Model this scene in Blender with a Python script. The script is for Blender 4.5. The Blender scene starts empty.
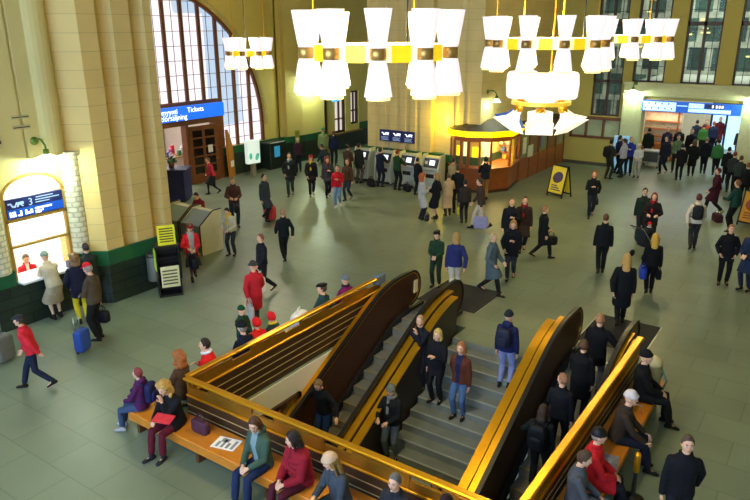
import bpy, math, random
from mathutils import Vector as V, Matrix as M
import numpy as np
PI = math.pi
sc = bpy.context.scene
col = bpy.data.collections.new('station_hall'); sc.collection.children.link(col)
rnd = random.Random(7)

# ------------------------------------------------------------------ materials
def lin(h):
    if isinstance(h, str):
        h = h.lstrip('#'); rgb = [int(h[i:i+2], 16)/255 for i in (0, 2, 4)]
    else:
        rgb = list(h)
    return tuple((c/12.92 if c <= .04045 else ((c+.055)/1.055)**2.4) for c in rgb) + (1,)

_mats = {}
def mat(name, color, rough=.6, metal=0., var=.08, vscale=6., bump=0., bscale=40., emit=0., ecolor=None, spec=.5, coat=0., alpha=None, trans=0.):
    if name in _mats: return _mats[name]
    m = bpy.data.materials.new(name); m.use_nodes = True
    nt = m.node_tree; b = nt.nodes['Principled BSDF']; L = nt.links
    c = lin(color)
    tc = nt.nodes.new('ShaderNodeTexCoord')
    if var:
        n = nt.nodes.new('ShaderNodeTexNoise'); n.inputs['Scale'].default_value = vscale; n.inputs['Detail'].default_value = 4
        L.new(tc.outputs['Object'], n.inputs['Vector'])
        mx = nt.nodes.new('ShaderNodeMix'); mx.data_type = 'RGBA'
        mx.inputs[6].default_value = tuple(x*(1-var*1.6) for x in c[:3]) + (1,)
        mx.inputs[7].default_value = tuple(min(1, x*(1+var*1.6)) for x in c[:3]) + (1,)
        L.new(n.outputs['Fac'], mx.inputs[0]); L.new(mx.outputs[2], b.inputs['Base Color'])
    else:
        b.inputs['Base Color'].default_value = c
    b.inputs['Roughness'].default_value = rough; b.inputs['Metallic'].default_value = metal
    b.inputs['Specular IOR Level'].default_value = spec; b.inputs['Coat Weight'].default_value = coat
    if trans: b.inputs['Transmission Weight'].default_value = trans
    if alpha is not None: b.inputs['Alpha'].default_value = alpha
    if bump:
        n2 = nt.nodes.new('ShaderNodeTexNoise'); n2.inputs['Scale'].default_value = bscale; n2.inputs['Detail'].default_value = 3
        L.new(tc.outputs['Object'], n2.inputs['Vector'])
        bp = nt.nodes.new('ShaderNodeBump'); bp.inputs['Strength'].default_value = bump; bp.inputs['Distance'].default_value = .02
        L.new(n2.outputs['Fac'], bp.inputs['Height']); L.new(bp.outputs['Normal'], b.inputs['Normal'])
    if emit:
        b.inputs['Emission Color'].default_value = lin(ecolor or color); b.inputs['Emission Strength'].default_value = emit
    _mats[name] = m
    return m
def cloth(h, rough=.85):
    return mat('cloth_'+h, '#'+h, rough, var=.14, vscale=9, bump=.5, bscale=14, spec=.25)
def hairm(h):
    n = 'hair_'+h
    if n in _mats: return _mats[n]
    m = mat(n, '#'+h, .55, var=.3, vscale=35, bump=.9, bscale=45, spec=.4)
    return m

def brickmat(name, c1, c2, mortar, sx, sy, axis, msize=.012, rough=.5, bump=.3, spec=.5, var=.15, offset=.5, vscale=1.2):
    """block or slab coursing laid in the surface's own plane; axis names the two object axes used"""
    m = bpy.data.materials.new(name); m.use_nodes = True
    nt = m.node_tree; b = nt.nodes['Principled BSDF']; L = nt.links
    tc = nt.nodes.new('ShaderNodeTexCoord'); sp = nt.nodes.new('ShaderNodeSeparateXYZ'); cb = nt.nodes.new('ShaderNodeCombineXYZ')
    L.new(tc.outputs['Object'], sp.inputs[0])
    L.new(sp.outputs[axis[0]], cb.inputs[0]); L.new(sp.outputs[axis[1]], cb.inputs[1])
    br = nt.nodes.new('ShaderNodeTexBrick'); br.inputs['Scale'].default_value = 1
    br.inputs['Brick Width'].default_value = sx; br.inputs['Row Height'].default_value = sy
    br.inputs['Mortar Size'].default_value = msize; br.inputs['Mortar Smooth'].default_value = .3
    br.inputs['Color1'].default_value = lin(c1); br.inputs['Color2'].default_value = lin(c2); br.inputs['Mortar'].default_value = lin(mortar)
    br.offset = offset
    L.new(cb.outputs[0], br.inputs['Vector'])
    n = nt.nodes.new('ShaderNodeTexNoise'); n.inputs['Scale'].default_value = vscale; n.inputs['Detail'].default_value = 6
    L.new(tc.outputs['Object'], n.inputs['Vector'])
    rp = nt.nodes.new('ShaderNodeMapRange'); rp.inputs[1].default_value = .3; rp.inputs[2].default_value = .7
    rp.inputs[3].default_value = 1-var; rp.inputs[4].default_value = 1+var
    L.new(n.outputs['Fac'], rp.inputs[0])
    mx = nt.nodes.new('ShaderNodeMix'); mx.data_type = 'RGBA'; mx.blend_type = 'MULTIPLY'; mx.inputs[0].default_value = 1
    L.new(br.outputs['Color'], mx.inputs[6]); L.new(rp.outputs[0], mx.inputs[7]); L.new(mx.outputs[2], b.inputs['Base Color'])
    bp = nt.nodes.new('ShaderNodeBump'); bp.inputs['Strength'].default_value = bump; bp.inputs['Distance'].default_value = .02; bp.invert = True
    L.new(br.outputs['Fac'], bp.inputs['Height']); L.new(bp.outputs['Normal'], b.inputs['Normal'])
    n3 = nt.nodes.new('ShaderNodeMapRange'); n3.inputs[3].default_value = rough-.08; n3.inputs[4].default_value = rough+.1
    L.new(n.outputs['Fac'], n3.inputs[0]); L.new(n3.outputs[0], b.inputs['Roughness'])
    b.inputs['Specular IOR Level'].default_value = spec
    _mats[name] = m
    return m

# ------------------------------------------------------------------ mesh builder
def frame_of(d, hint=V((0, 0, 1))):
    d = V(d).normalized()
    if abs(d.dot(hint)) > .97: hint = V((0, 1, 0)) if abs(d.y) < .9 else V((1, 0, 0))
    a = d.cross(hint).normalized(); b = a.cross(d).normalized()
    return a, b, d

class MB:
    def __init__(s): s.v = []; s.f = []; s.m = []
    def add(s, vs, fs, m=0):
        o = len(s.v); s.v += [tuple(x) for x in vs]; s.f += [tuple(i+o for i in f) for f in fs]; s.m += [m]*len(fs); return s
    def box(s, x0, x1, y0, y1, z0, z1, m=0, b=0.):
        x0, x1 = min(x0, x1), max(x0, x1); y0, y1 = min(y0, y1), max(y0, y1); z0, z1 = min(z0, z1), max(z0, z1)
        b = min(b, (x1-x0)/2.2, (y1-y0)/2.2, (z1-z0)/2.2)
        if b <= 0:
            vs = [(x, y, z) for z in (z0, z1) for y in (y0, y1) for x in (x0, x1)]
            return s.add(vs, [(0, 2, 3, 1), (4, 5, 7, 6), (0, 1, 5, 4), (2, 6, 7, 3), (0, 4, 6, 2), (1, 3, 7, 5)], m)
        rings = []
        for z, i in ((z0, b), (z0+b, 0), (z1-b, 0), (z1, b)):
            X0, X1, Y0, Y1 = x0+i, x1-i, y0+i, y1-i; c = b*.6
            rings.append([(X0+c, Y0, z), (X1-c, Y0, z), (X1, Y0+c, z), (X1, Y1-c, z), (X1-c, Y1, z), (X0+c, Y1, z), (X0, Y1-c, z), (X0, Y0+c, z)])
        return s.loft(rings, m)
    def obox(s, c, ax, ay, az, h, m=0):
        """oriented box: centre, three unit axes, half sizes"""
        c = V(c); vs = []
        for k in (-1, 1):
            for j in (-1, 1):
                for i in (-1, 1): vs.append(c+V(ax)*h[0]*i+V(ay)*h[1]*j+V(az)*h[2]*k)
        return s.add(vs, [(0, 2, 3, 1), (4, 5, 7, 6), (0, 1, 5, 4), (2, 6, 7, 3), (0, 4, 6, 2), (1, 3, 7, 5)], m)
    def loft(s, rings, m=0, cap=True, closed=False):
        n = len(rings[0]); vs = [p for r in rings for p in r]; fs = []
        R = len(rings)
        for i in range(R if closed else R-1):
            for j in range(n):
                a = i*n+j; b = i*n+(j+1) % n; i2 = (i+1) % R
                fs.append((a, b, i2*n+(j+1) % n, i2*n+j))
        if cap and not closed:
            fs.append(tuple(range(n-1, -1, -1))); fs.append(tuple((R-1)*n+j for j in range(n)))
        return s.add(vs, fs, m)
    def tube(s, pts, rads, n=10, m=0, hint=V((0, 0, 1)), flat=1., round_end=False):
        pts = [V(p) for p in pts]
        if not isinstance(rads, (list, tuple)): rads = [rads]*len(pts)
        rads = list(rads)
        if round_end:
            d0 = (pts[0]-pts[1]).normalized(); d1 = (pts[-1]-pts[-2]).normalized()
            r0, r1 = rads[0], rads[-1]
            pts = [pts[0]+d0*r0*.9, pts[0]+d0*r0*.55] + pts + [pts[-1]+d1*r1*.55, pts[-1]+d1*r1*.9]
            rads = [r0*.4, r0*.83] + rads + [r1*.83, r1*.4]
        rings = []; pa = None
        for i, p in enumerate(pts):
            d = (pts[min(i+1, len(pts)-1)]-pts[max(i-1, 0)])
            if d.length < 1e-9: d = V((0, 0, 1))
            d.normalize()
            if pa is None: a, b, _ = frame_of(d, hint)
            else:
                a = pa-d*pa.dot(d)
                if a.length < 1e-6: a, b, _ = frame_of(d, hint)
                a.normalize(); b = a.cross(d)
            pa = a
            rings.append([p+(a*math.cos(2*PI*k/n)+b*math.sin(2*PI*k/n)*flat)*rads[i] for k in range(n)])
        return s.loft(rings, m)
    def ball(s, c, r, m=0, rot=None, nu=14, nv=9, e=1., fn=None):
        if not isinstance(r, (list, tuple)): r = (r, r, r)
        vs = []; fs = []
        def sp(x): return math.copysign(abs(x)**e, x)
        for i in range(nv+1):
            th = PI*i/nv
            for j in range(nu):
                ph = 2*PI*j/nu
                d = (sp(math.cos(ph))*sp(math.sin(th)), sp(math.sin(ph))*sp(math.sin(th)), sp(math.cos(th)))
                p = V((d[0]*r[0], d[1]*r[1], d[2]*r[2]))
                if fn: p = fn(V(d), p)
                if rot: p = rot @ p
                vs.append(V(c)+p)
        for i in range(nv):
            for j in range(nu):
                a = i*nu+j; b = i*nu+(j+1) % nu
                fs.append((a, a+nu, b+nu, b))
        return s.add(vs, fs, m)
    def lathe(s, prof, c=(0, 0, 0), n=24, m=0, rot=None, cap=False):
        rings = []
        for r, z in prof:
            ring = []
            for k in range(n):
                p = V((r*math.cos(2*PI*k/n), r*math.sin(2*PI*k/n), z))
                if rot: p = rot @ p
                ring.append(V(c)+p)
            rings.append(ring)
        return s.loft(rings, m, cap)
    def prism(s, poly, axis, t0, t1, m=0):
        """polygon in the plane across an axis, swept from t0 to t1 along it"""
        def p3(p, t):
            return {'x': (t, p[0], p[1]), 'y': (p[0], t, p[1]), 'z': (p[0], p[1], t)}[axis]
        n = len(poly); vs = [p3(p, t0) for p in poly]+[p3(p, t1) for p in poly]
        fs = [tuple(range(n-1, -1, -1)), tuple(range(n, 2*n))]+[(i, (i+1) % n, n+(i+1) % n, n+i) for i in range(n)]
        return s.add(vs, fs, m)
    def build(s, name, mats, parent=None, smooth=False, loc=None, rz=0., fix=True):
        me = bpy.data.meshes.new(name)
        me.from_pydata(s.v, [], s.f)
        if not isinstance(mats, (list, tuple)): mats = [mats]
        for q in mats: me.materials.append(q)
        if len(mats) > 1: me.polygons.foreach_set('material_index', s.m)
        if fix:
            import bmesh
            bm = bmesh.new(); bm.from_mesh(me); bmesh.ops.recalc_face_normals(bm, faces=bm.faces); bm.to_mesh(me); bm.free()
        if smooth: me.polygons.foreach_set('use_smooth', [True]*len(me.polygons))
        me.update()
        o = bpy.data.objects.new(name, me); col.objects.link(o)
        if parent: o.parent = parent
        if loc is not None: o.location = loc
        o.rotation_euler.z = rz
        return o
def autosmooth(o, ang=35):
    o.data.polygons.foreach_set('use_smooth', [True]*len(o.data.polygons))
    o.data.set_sharp_from_angle(angle=math.radians(ang))
    return o
def thing(name, label, cat, loc=(0, 0, 0), rz=0., group=None):
    o = bpy.data.objects.new(name, None); col.objects.link(o); o.empty_display_size = .1
    o.location = loc; o.rotation_euler.z = rz; o['label'] = label; o['category'] = cat; o['kind'] = 'thing'
    if group: o['group'] = group
    return o
def tag(o, label, cat, group=None):
    o['label'] = label; o['category'] = cat; o['kind'] = 'thing'
    if group: o['group'] = group
    return o
def struct(o, label=None):
    o['kind'] = 'structure'
    if label: o['label'] = label
    return o
def letters(text, size, name, m, parent, mtx, depth=.004):
    cu = bpy.data.curves.new(name, 'FONT'); cu.body = text; cu.size = size; cu.extrude = depth; cu.resolution_u = 3
    ob = bpy.data.objects.new(name, cu); col.objects.link(ob)
    bpy.context.view_layer.update()
    me = bpy.data.meshes.new_from_object(ob.evaluated_get(bpy.context.evaluated_depsgraph_get()))
    col.objects.unlink(ob); bpy.data.objects.remove(ob); bpy.data.curves.remove(cu)
    me.transform(mtx); me.materials.clear(); me.materials.append(m)
    o = bpy.data.objects.new(name, me); col.objects.link(o); o.parent = parent
    return o
def facing(axis, loc):
    """text matrix: reads left to right for someone looking along +Y ('y') or along +X ('x')"""
    loc = V(loc)
    if axis == 'y': R = M(((1, 0, 0), (0, 0, -1), (0, 1, 0)))      # x->x, y->z, normal -> -y
    else: R = M(((0, 0, -1), (-1, 0, 0), (0, 1, 0)))               # x-> -y, y-> z, normal -> -x
    return M.Translation(loc) @ R.to_4x4()
# ------------------------------------------------------------------ palette
PLASTER = mat('plaster_olive', '#cfbc62', .8, var=.10, vscale=.7, bump=.25, bscale=5)
PILL_Y = brickmat('pillar_stone', '#dcc684', '#d8c27e', '#c2ac70', 60., .42, (1, 2), .008, .75, .25, .3, .06)
PILL_X = brickmat('pillar_stone_side', '#d8bc76', '#d2b670', '#b49c62', 60., .42, (0, 2), .008, .75, .25, .3, .06)
SCALE = brickmat('scale_stone', '#d8d2b4', '#d0c9a8', '#b4b092', .19, .13, (0, 2), .02, .7, 1., .3, .06)
DADO = mat('dado_green', '#1d5a38', .35, var=.2, vscale=2., spec=.5)
DADO_LOW_X = brickmat('dado_tiles', '#26342a', '#1f2c24', '#12100e', .9, .26, (0, 2), .012, .35, .3, .5, .25)
DADO_LOW_Y = brickmat('dado_tiles_side', '#26342a', '#1f2c24', '#12100e', .9, .26, (1, 2), .012, .35, .3, .5, .25)
FLOOR = brickmat('floor_slabs', '#78836a', '#727d65', '#656f59', 1.15, .78, (1, 0), .012, .38, .04, .5, .16, .5, .5)
BROWN = mat('brown_wood', '#6f3f1c', .45, var=.25, vscale=5)
DKBROWN = mat('dark_brown_frame', '#3a2312', .5, var=.15)
KWOOD = mat('kiosk_wood', '#8a4a1f', .35, var=.2, vscale=4, coat=.2)
ORANGEWOOD = mat('bench_wood', '#c77a22', .32, var=.2, vscale=4, coat=.3)
GOLD = mat('polished_brass', '#e8a820', .3, metal=.85, var=.1, vscale=3, bump=.05, bscale=8)
BRASS_D = mat('brass_panel', '#b5842a', .38, metal=.8, var=.2, vscale=4)
BRONZE = mat('bronze_panel', '#4a2a16', .38, metal=.35, var=.2, vscale=3)
SLAT = mat('slat_brown', '#3d2815', .45, var=.15)
LINE = mat('slat_line', '#c9b27a', .4, metal=.4, var=0)
RUBBER = mat('black_rubber', '#15110f', .4, var=.05)
STEEL = mat('brushed_steel', '#a9aca6', .35, metal=.8, var=.08)
DKSTEEL = mat('dark_metal', '#2a2a2a', .45, metal=.5, var=.05)
WHITE = mat('white_paint', '#e9e6dc', .6, var=.04)
BLACK = mat('black_plastic', '#121212', .5, var=.05)
BLUE = mat('sign_blue', '#12459c', .4, var=.03, emit=.35, ecolor='#1450c0')
DKBLUE = mat('sign_dark_blue', '#16204f', .4, var=.03, emit=.12, ecolor='#16266a')
SIGNWHITE = mat('sign_white', '#f4f6ff', .5, var=0, emit=1.0)
SIGNPALE = mat('sign_pale', '#9fb4da', .5, var=0, emit=.25)
YELLOWLIT = mat('lit_yellow', '#f2d512', .4, var=.03, emit=1.1, ecolor='#ffd800')
SHADE = mat('lamp_shade', '#a8a4a4', .7, var=0, emit=.55, ecolor='#fff3f4')
SHADEGLOW = mat('lamp_glow_rim', '#ffe9a0', .7, var=0, emit=.75, ecolor='#ffe48a')
GLASS_DIM = mat('dim_glass', '#9fb0b4', .08, var=0, trans=.9)
CONC = mat('stair_stone', '#7d837b', .6, var=.18, vscale=3)
NOSE = mat('stair_nosing', '#9aa097', .5, var=.1)
WELLWALL = mat('well_white', '#e4dfcf', .6, var=.05, vscale=1)
PAPER = mat('paper', '#f0eee6', .7, var=.03)

# ------------------------------------------------------------------ camera
F_PX = 671.43
cam = bpy.data.cameras.new('camera'); cam.lens = F_PX/750*36; cam.sensor_width = 36; cam.clip_end = 200
co = bpy.data.objects.new('camera', cam); sc.collection.objects.link(co); sc.camera = co
yaw, pit, rol = math.radians(34.628), math.radians(18.2627), math.radians(-.1625)
fw = V((math.cos(yaw)*math.cos(pit), math.sin(yaw)*math.cos(pit), -math.sin(pit)))
rt = V((math.sin(yaw), -math.cos(yaw), 0)); up = rt.cross(fw)
r2 = rt*math.cos(rol)+up*math.sin(rol); u2 = up*math.cos(rol)-rt*math.sin(rol)
mw = M(((r2.x, u2.x, -fw.x, 0), (r2.y, u2.y, -fw.y, 0), (r2.z, u2.z, -fw.z, 6.8), (0, 0, 0, 1)))
co.matrix_world = mw

TOP = 15.
# ------------------------------------------------------------------ floor
WX0, WX1, WXE, WY0, WY1 = 6.75, 12.65, 13.3, 2.6, 8.5      # the stairwell
SY0, SY1 = 4.45, 6.55                                       # the stairs
f = MB()
for x0, x1, y0, y1 in ((-6, WX0, -6, 24.2), (WX0, 35.3, WY1, 24.2), (WX0, 35.3, -6, WY0), (WXE, 35.3, WY0, WY1), (WX1, WXE, SY0, SY1), (35.3, 48, -2, 16)):
    f.box(x0, x1, y0, y1, -.35, 0)
struct(f.build('floor', FLOOR))

# ------------------------------------------------------------------ left wall with the ticket window
def flute(p0, p1, out, w0, n=10, depth=.28):
    """points of a concave flute between two points on a flat face"""
    p0, p1, out = V(p0), V(p1), V(out); pts = []
    for i in range(n+1):
        t = i/n; pts.append(p0.lerp(p1, t)-out*depth*math.sin(PI*t)**.8)
    return [tuple(p[:2]) for p in pts]
FY = 14.95
front = [(9.57, FY)]
for a, b in ((10.06, 10.5), (11.0, 11.42)):
    front += flute((a, FY, 0), (b, FY, 0), (0, -1, 0), 0)
front += [(11.66, FY), (11.66, 24.2)]
arc = [(8.85-.27*math.cos(PI*i/8), 15.5-.2*math.sin(PI*i/8)) for i in range(9)]
upper = [(-6, 16), (-6, 15.5), (8.16, 15.5), (8.18, 15.56), (8.22, 15.56), (8.24, 15.5)] + arc + [(9.15, 15.5)] + front + [(9.2, 24.2), (9.2, 16)]
w = MB(); wp = MB()
kk = len([q for q in upper if q[0] < 9.16 and q[1] < 15.9])
wp.prism(upper[:kk+1]+[(9.1, 16)], 'z', 3.95, TOP)
w.prism([(9.15, 15.5)]+front+[(9.2, 24.2), (9.1, 16)], 'z', 3.95, TOP)
lower_r = [(8.95, 16), (8.95, 15.5), (9.15, 15.5)] + front + [(9.2, 24.2), (9.2, 16)]
w.prism(lower_r, 'z', 0, 3.95)
wp.box(-6, 7.42, 15.5, 16, 0, 3.95)
wp.box(7.42, 8.95, 15.5, 16, 0, 1.04)
# arched head of the window
cx, zs, hw, rise = 8.185, 3.1, .765, .5
n = 14
for i in range(n):
    a0, a1 = PI-PI*i/n, PI-PI*(i+1)/n
    xa, xb = cx+hw*math.cos(a0), cx+hw*math.cos(a1)
    za, zb = zs+rise*math.sin(a0), zs+rise*math.sin(a1)
    wp.prism([(xa, za), (xb, zb), (xb, 3.95), (xa, 3.95)], 'y', 15.5, 16)
struct(w.build('wall_pillar', PILL_X)); struct(wp.build('wall_left', mat('plaster_left', '#c6b878', .8, var=.10, vscale=.7, bump=.25, bscale=5)))
d = MB()
d.prism([(8.95, 15.5), (8.95, 15.43), (9.1, 15.43), (9.53, 14.88), (11.73, 14.88), (11.73, 24.2), (11.66, 24.2), (11.66, 14.96), (9.58, 14.96), (9.15, 15.5)], 'z', 1.02, 1.4, 0)
d.prism([(8.95, 15.5), (8.95, 15.4), (9.08, 15.4), (9.5, 14.85), (11.76, 14.85), (11.76, 24.2), (11.66, 24.2), (11.66, 14.96), (9.58, 14.96), (9.15, 15.5)], 'z', 0, 1.02, 1)
d.box(-6, 7.42, 15.42, 15.5, 1.04, 1.4, 0); d.box(-6, 8.95, 15.4, 15.5, 0, 1.04, 1)
struct(d.build('baseboard_left', [DADO, DADO_LOW_X]))
for i, x in enumerate((7.12, 9.2)):
    c = MB(); c.lathe([(.24, 1.4), (.24, 3.85), (.3, 3.9), (.3, 3.98)], (x, 15.5, 0), 20, cap=True)
    struct(autosmooth(c.build('trim_%d' % (i+1), SCALE)))
# window frame and office behind it
t = MB()
for x0, x1, z0, z1 in ((7.42, 7.49, 1.04, 3.1), (8.88, 8.95, 1.04, 3.1), (7.42, 8.95, 2.52, 2.6), (7.42, 8.95, 1.9, 1.96)):
    t.box(x0, x1, 15.48, 15.62, z0, z1, 0, .01)
arcp = [(cx+(hw-.03)*math.cos(PI*i/16), 15.5, zs+(rise-.03)*math.sin(PI*i/16)) for i in range(17)]
t.tube(arcp, .04, 6)
wf = struct(autosmooth(t.build('window_1', mat('gilt_frame', '#a98436', .5, var=.15))))
t = MB(); t.box(7.49, 8.88, 15.56, 15.58, 1.96, 2.52)
t.build('blind_panel', mat('white_blind', '#f6f4ee', .6, var=0, emit=.9), wf)
pts = [(cx+(hw-.05)*math.cos(PI*i/16), zs+(rise-.05)*math.sin(PI*i/16)) for i in range(17)]
t = MB(); t.prism(pts, 'y', 15.56, 15.58)
t.build('arched_pane', _mats['white_blind'], wf)
OFF = mat('office_white', '#efeee8', .7, var=.03)
o = MB()
o.box(4.5, 8.95, 19.2, 19.3, 0, 3.6); o.box(4.4, 4.5, 16, 19.3, 0, 3.6); o.box(8.95, 9.2, 16, 19.3, 0, 3.6); o.box(4.4, 9.2, 16, 19.3, 3.6, 3.7); o.box(4.4, 9.2, 16, 19.3, -.1, 0)
struct(o.build('wall_office', OFF))
o = MB(); o.box(7.45, 8.92, 15.2, 16.0, 1.06, 1.12, 0, .015)
tag(o.build('ticket_counter_top', mat('counter_pale', '#d9dfe2', .35, var=.05)), 'pale counter slab of the ticket window in the left wall', 'counter')
tag(MB().box(8.66, 8.8, 15.24, 15.4, 1.12, 1.3, 0, .01).build('card_terminal', mat('navy_box', '#1a2250', .4)), 'small dark blue box standing on the ticket counter', 'terminal')
# ticket window sign
s = thing('ticket_window_sign', 'dark blue ticket window sign with white logo, number 3 and pictograms', 'sign', (7.49, 15.46, 2.61))
b = MB(); b.box(0, 1.39, 0, .08, 0, .47, 0, .01); b.build('sign_panel', DKBLUE, s)
b = MB(); b.box(.01, 1.38, -.006, 0, .02, .22); b.build('blue_band', BLUE, s)
def vr_logo(parent, mtx, h, m):
    """two slanted strokes and a bar, the rail company's wing-shaped mark"""
    b = MB(); k = h
    for poly in ([(0, .85), (.55, .85), (.8, .35), (1.0, .35), (1.35, .85), (1.6, .85), (1.15, .1), (.65, .1), (.38, .62), (0, .62)],
                 [(1.5, .62), (1.72, .85), (2.5, .85), (2.5, .45), (2.2, .38), (2.5, .1), (2.2, .1), (1.95, .38), (1.72, .38), (1.6, .1), (1.36, .1)]):
        vs = [mtx @ V((x*k, y*k, .002)) for x, y in poly]+[mtx @ V((x*k, y*k, .008)) for x, y in poly]
        nn = len(poly); b.add(vs, [tuple(range(nn)), tuple(range(nn, 2*nn))]+[(i, (i+1) % nn, nn+(i+1) % nn, nn+i) for i in range(nn)])
    b.build('logo', m, parent)
vr_logo(s, facing('y', (.04, 0, .25)), .15, SIGNPALE)
letters('3', .24, 'number', SIGNPALE, s, facing('y', (.52, 0, .25)))
b = MB()
for i, (x0, x1) in enumerate(((.72, 1.15), (.70, 1.3), (.70, 1.05))): b.box(x0, x1, -.005, 0, .40-.06*i, .42-.06*i)
b.build('small_print', SIGNPALE, s)
b = MB()
for x0, x1, z0, z1 in ((.05, .09, .05, .17), (.11, .2, .05, .1), (.12, .19, .12, .17), (.3, .34, .05, .17), (.24, .34, .05, .08), (.42, .6, .06, .11), (.42, .46, .06, .17), (.55, .6, .11, .15), (.66, .86, .07, .1), (.66, 1.08, .13, .17), (.66, .8, .03, .05)):
    b.box(x0, x1, -.012, -.004, z0, z1)
b.build('pictograms', SIGNWHITE, s)

# wall lamp ------------------------------------------------
LAMPWHITE = mat('lamp_enamel', '#f6fbf4', .5, var=0, emit=1.0, ecolor='#eefff2')
LGREEN = mat('lamp_green_metal', '#5f7a2a', .4, metal=.5, var=.2)
def wall_lamp(label, p, nx, ny, power, r=.32):
    """bracket lamp: p on the wall, (nx,ny) outwards"""
    a = math.atan2(ny, nx)
    L0 = thing('wall_lamp', label, 'lamp', p, a, 'bracket lamps on the walls')
    b = MB(); b.lathe([(.0, 0), (.1, .0), (.09, .03), (.0, .05)], (0, 0, 0), 14, rot=M.Rotation(PI/2, 3, 'Y')); b.build('wall_plate', LGREEN, L0, True)
    b = MB(); b.tube([(.03, 0, 0), (.14, 0, .06), (.3, 0, .05), (.42, 0, -.06), (.44, 0, -.16)], .025, 8); b.build('arm', LGREEN, L0, True)
    b = MB(); b.lathe([(.0, -.14), (.06, -.15), (.07, -.25), (.05, -.27)], (.44, 0, 0), 14); b.build('socket', LGREEN, L0, True)
    b = MB(); b.lathe([(.05, -.25), (.09, -.27), (r*.7, -.34), (r, -.42), (r*.97, -.43), (r*.6, -.36), (.05, -.28)], (.44, 0, 0), 24); b.build('shade', mat('lamp_enamel_shade', '#f2f6ee', .5, var=0, emit=.8, ecolor='#effff0'), L0, True)
    b = MB(); b.ball((.44, 0, -.36), .075); b.build('bulb', mat('lamp_bulb', '#ffffff', .5, var=0, emit=12, ecolor='#e8fff0'), L0, True)
    ld = bpy.data.lights.new('wall_lamp_light', 'POINT'); ld.energy = power; ld.color = (.80, 1., .80); ld.shadow_soft_size = .08
    lo = bpy.data.objects.new('wall_lamp_light', ld); col.objects.link(lo)
    lo.location = V(p)+V((nx, ny, 0))*.44+V((0, 0, -.50))
wall_lamp('white bracket lamp above the ticket window', (8.42, 15.5, 4.32), 0, -1, 60, .36)

# ------------------------------------------------------------------ transept end wall with the arched window
AX, AZ, AR, YB = 18.86, 2.2, 6.33, 24.2
b = MB()
x0, x1 = 11.5, 26.3
seg = 40
for i in range(seg):
    a0, a1 = PI-PI*i/seg, PI-PI*(i+1)/seg
    xa, xb = AX+AR*math.cos(a0), AX+AR*math.cos(a1); za, zb = AZ+AR*math.sin(a0), AZ+AR*math.sin(a1)
    b.prism([(xa, za), (xb, zb), (xb, TOP), (xa, TOP)], 'y', YB, YB+.5)
b.box(x0, AX-AR, YB, YB+.5, 0, TOP); b.box(AX+AR, x1, YB, YB+.5, 0, TOP)
b.box(x0, 16.6, YB, YB+.5, 0, 1.4)
b.box(21.7, AX+AR, YB, YB+.5, 0, 1.4)
struct(b.build('wall_transept', PLASTER))
b = MB(); b.box(21.75, 26.3, 24.12, YB, 1.05, 1.4, 0); b.box(21.75, 26.3, 24.1, YB, 0, 1.05, 1); b.box(x0, 16.6, 24.1, YB, 0, 1.4, 1)
struct(b.build('baseboard_transept', [DADO, DADO_LOW_X]))
# pale scale band round the arch
b = MB()
ring = []
for i in range(33):
    a = PI*i/32; c, s_ = math.cos(a), math.sin(a)
    ring.append([(AX+(AR+.04)*c, YB-.0, AZ+(AR+.04)*s_), (AX+(AR+.04)*c, YB-.05, AZ+(AR+.04)*s_), (AX+(AR+.2)*c, YB-.05, AZ+(AR+.2)*s_), (AX+(AR+.2)*c, YB-.0, AZ+(AR+.2)*s_)])
b.loft(ring); struct(b.build('trim_3', mat('arch_moulding', '#b9a866', .7, var=.3, vscale=8, bump=.8, bscale=10)))
# scroll ornament beside the arch
# window
wm = MB()
for k in range(-6, 7):
    X = 18.55+.965*k
    if abs(X-AX) > AR-.1: continue
    zt = AZ+math.sqrt(AR**2-(X-AX)**2)
    zb = 3.6 if 16.4 < X < 22.2 else 1.4
    wm.box(X-.085, X+.085, 24.28, 24.48, zb, zt)
ring = []
for i in range(33):
    a = PI*i/32; c, s_ = math.cos(a), math.sin(a)
    ring.append([(AX+r_*c, y_, AZ+r_*s_) for r_, y_ in ((AR-.14, 24.25), (AR-.14, 24.5), (AR+.01, 24.5), (AR+.01, 24.25))])
wm.loft(ring)
wm.box(AX+AR-.14, AX+AR, 24.25, 24.5, 1.4, AZ); wm.box(AX-AR, AX-AR+.14, 24.25, 24.5, 1.4, AZ)
wm.box(16.5, 22.2, 24.24, 24.5, 3.55, 3.72)
win = struct(wm.build('window_2', BROWN))
gb = MB()
for k in range(0, 14):
    z = 1.75+.62*k
    if z < AZ: hx = AR
    else:
        if z-AZ > AR-.2: break
        hx = math.sqrt(AR**2-(z-AZ)**2)
    if z < 3.6: gb.box(22.2, AX+hx-.1, 24.34, 24.37, z-.012, z+.012)
    else: gb.box(AX-hx+.1, AX+hx-.1, 24.34, 24.37, z-.012, z+.012)
for k in range(-6, 6):
    for q in (.5,):
        X = 18.55+.965*(k+q)
        if abs(X-AX) > AR-.25: continue
        zb = 3.6 if 16.4 < X < 22.2 else 1.4
        gb.box(X-.008, X+.008, 24.34, 24.37, zb, AZ+math.sqrt(AR**2-(X-AX)**2)-.05)
gb.build('glazing_bars', mat('thin_bars', '#5b4a4a', .5, var=0), win)
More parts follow.
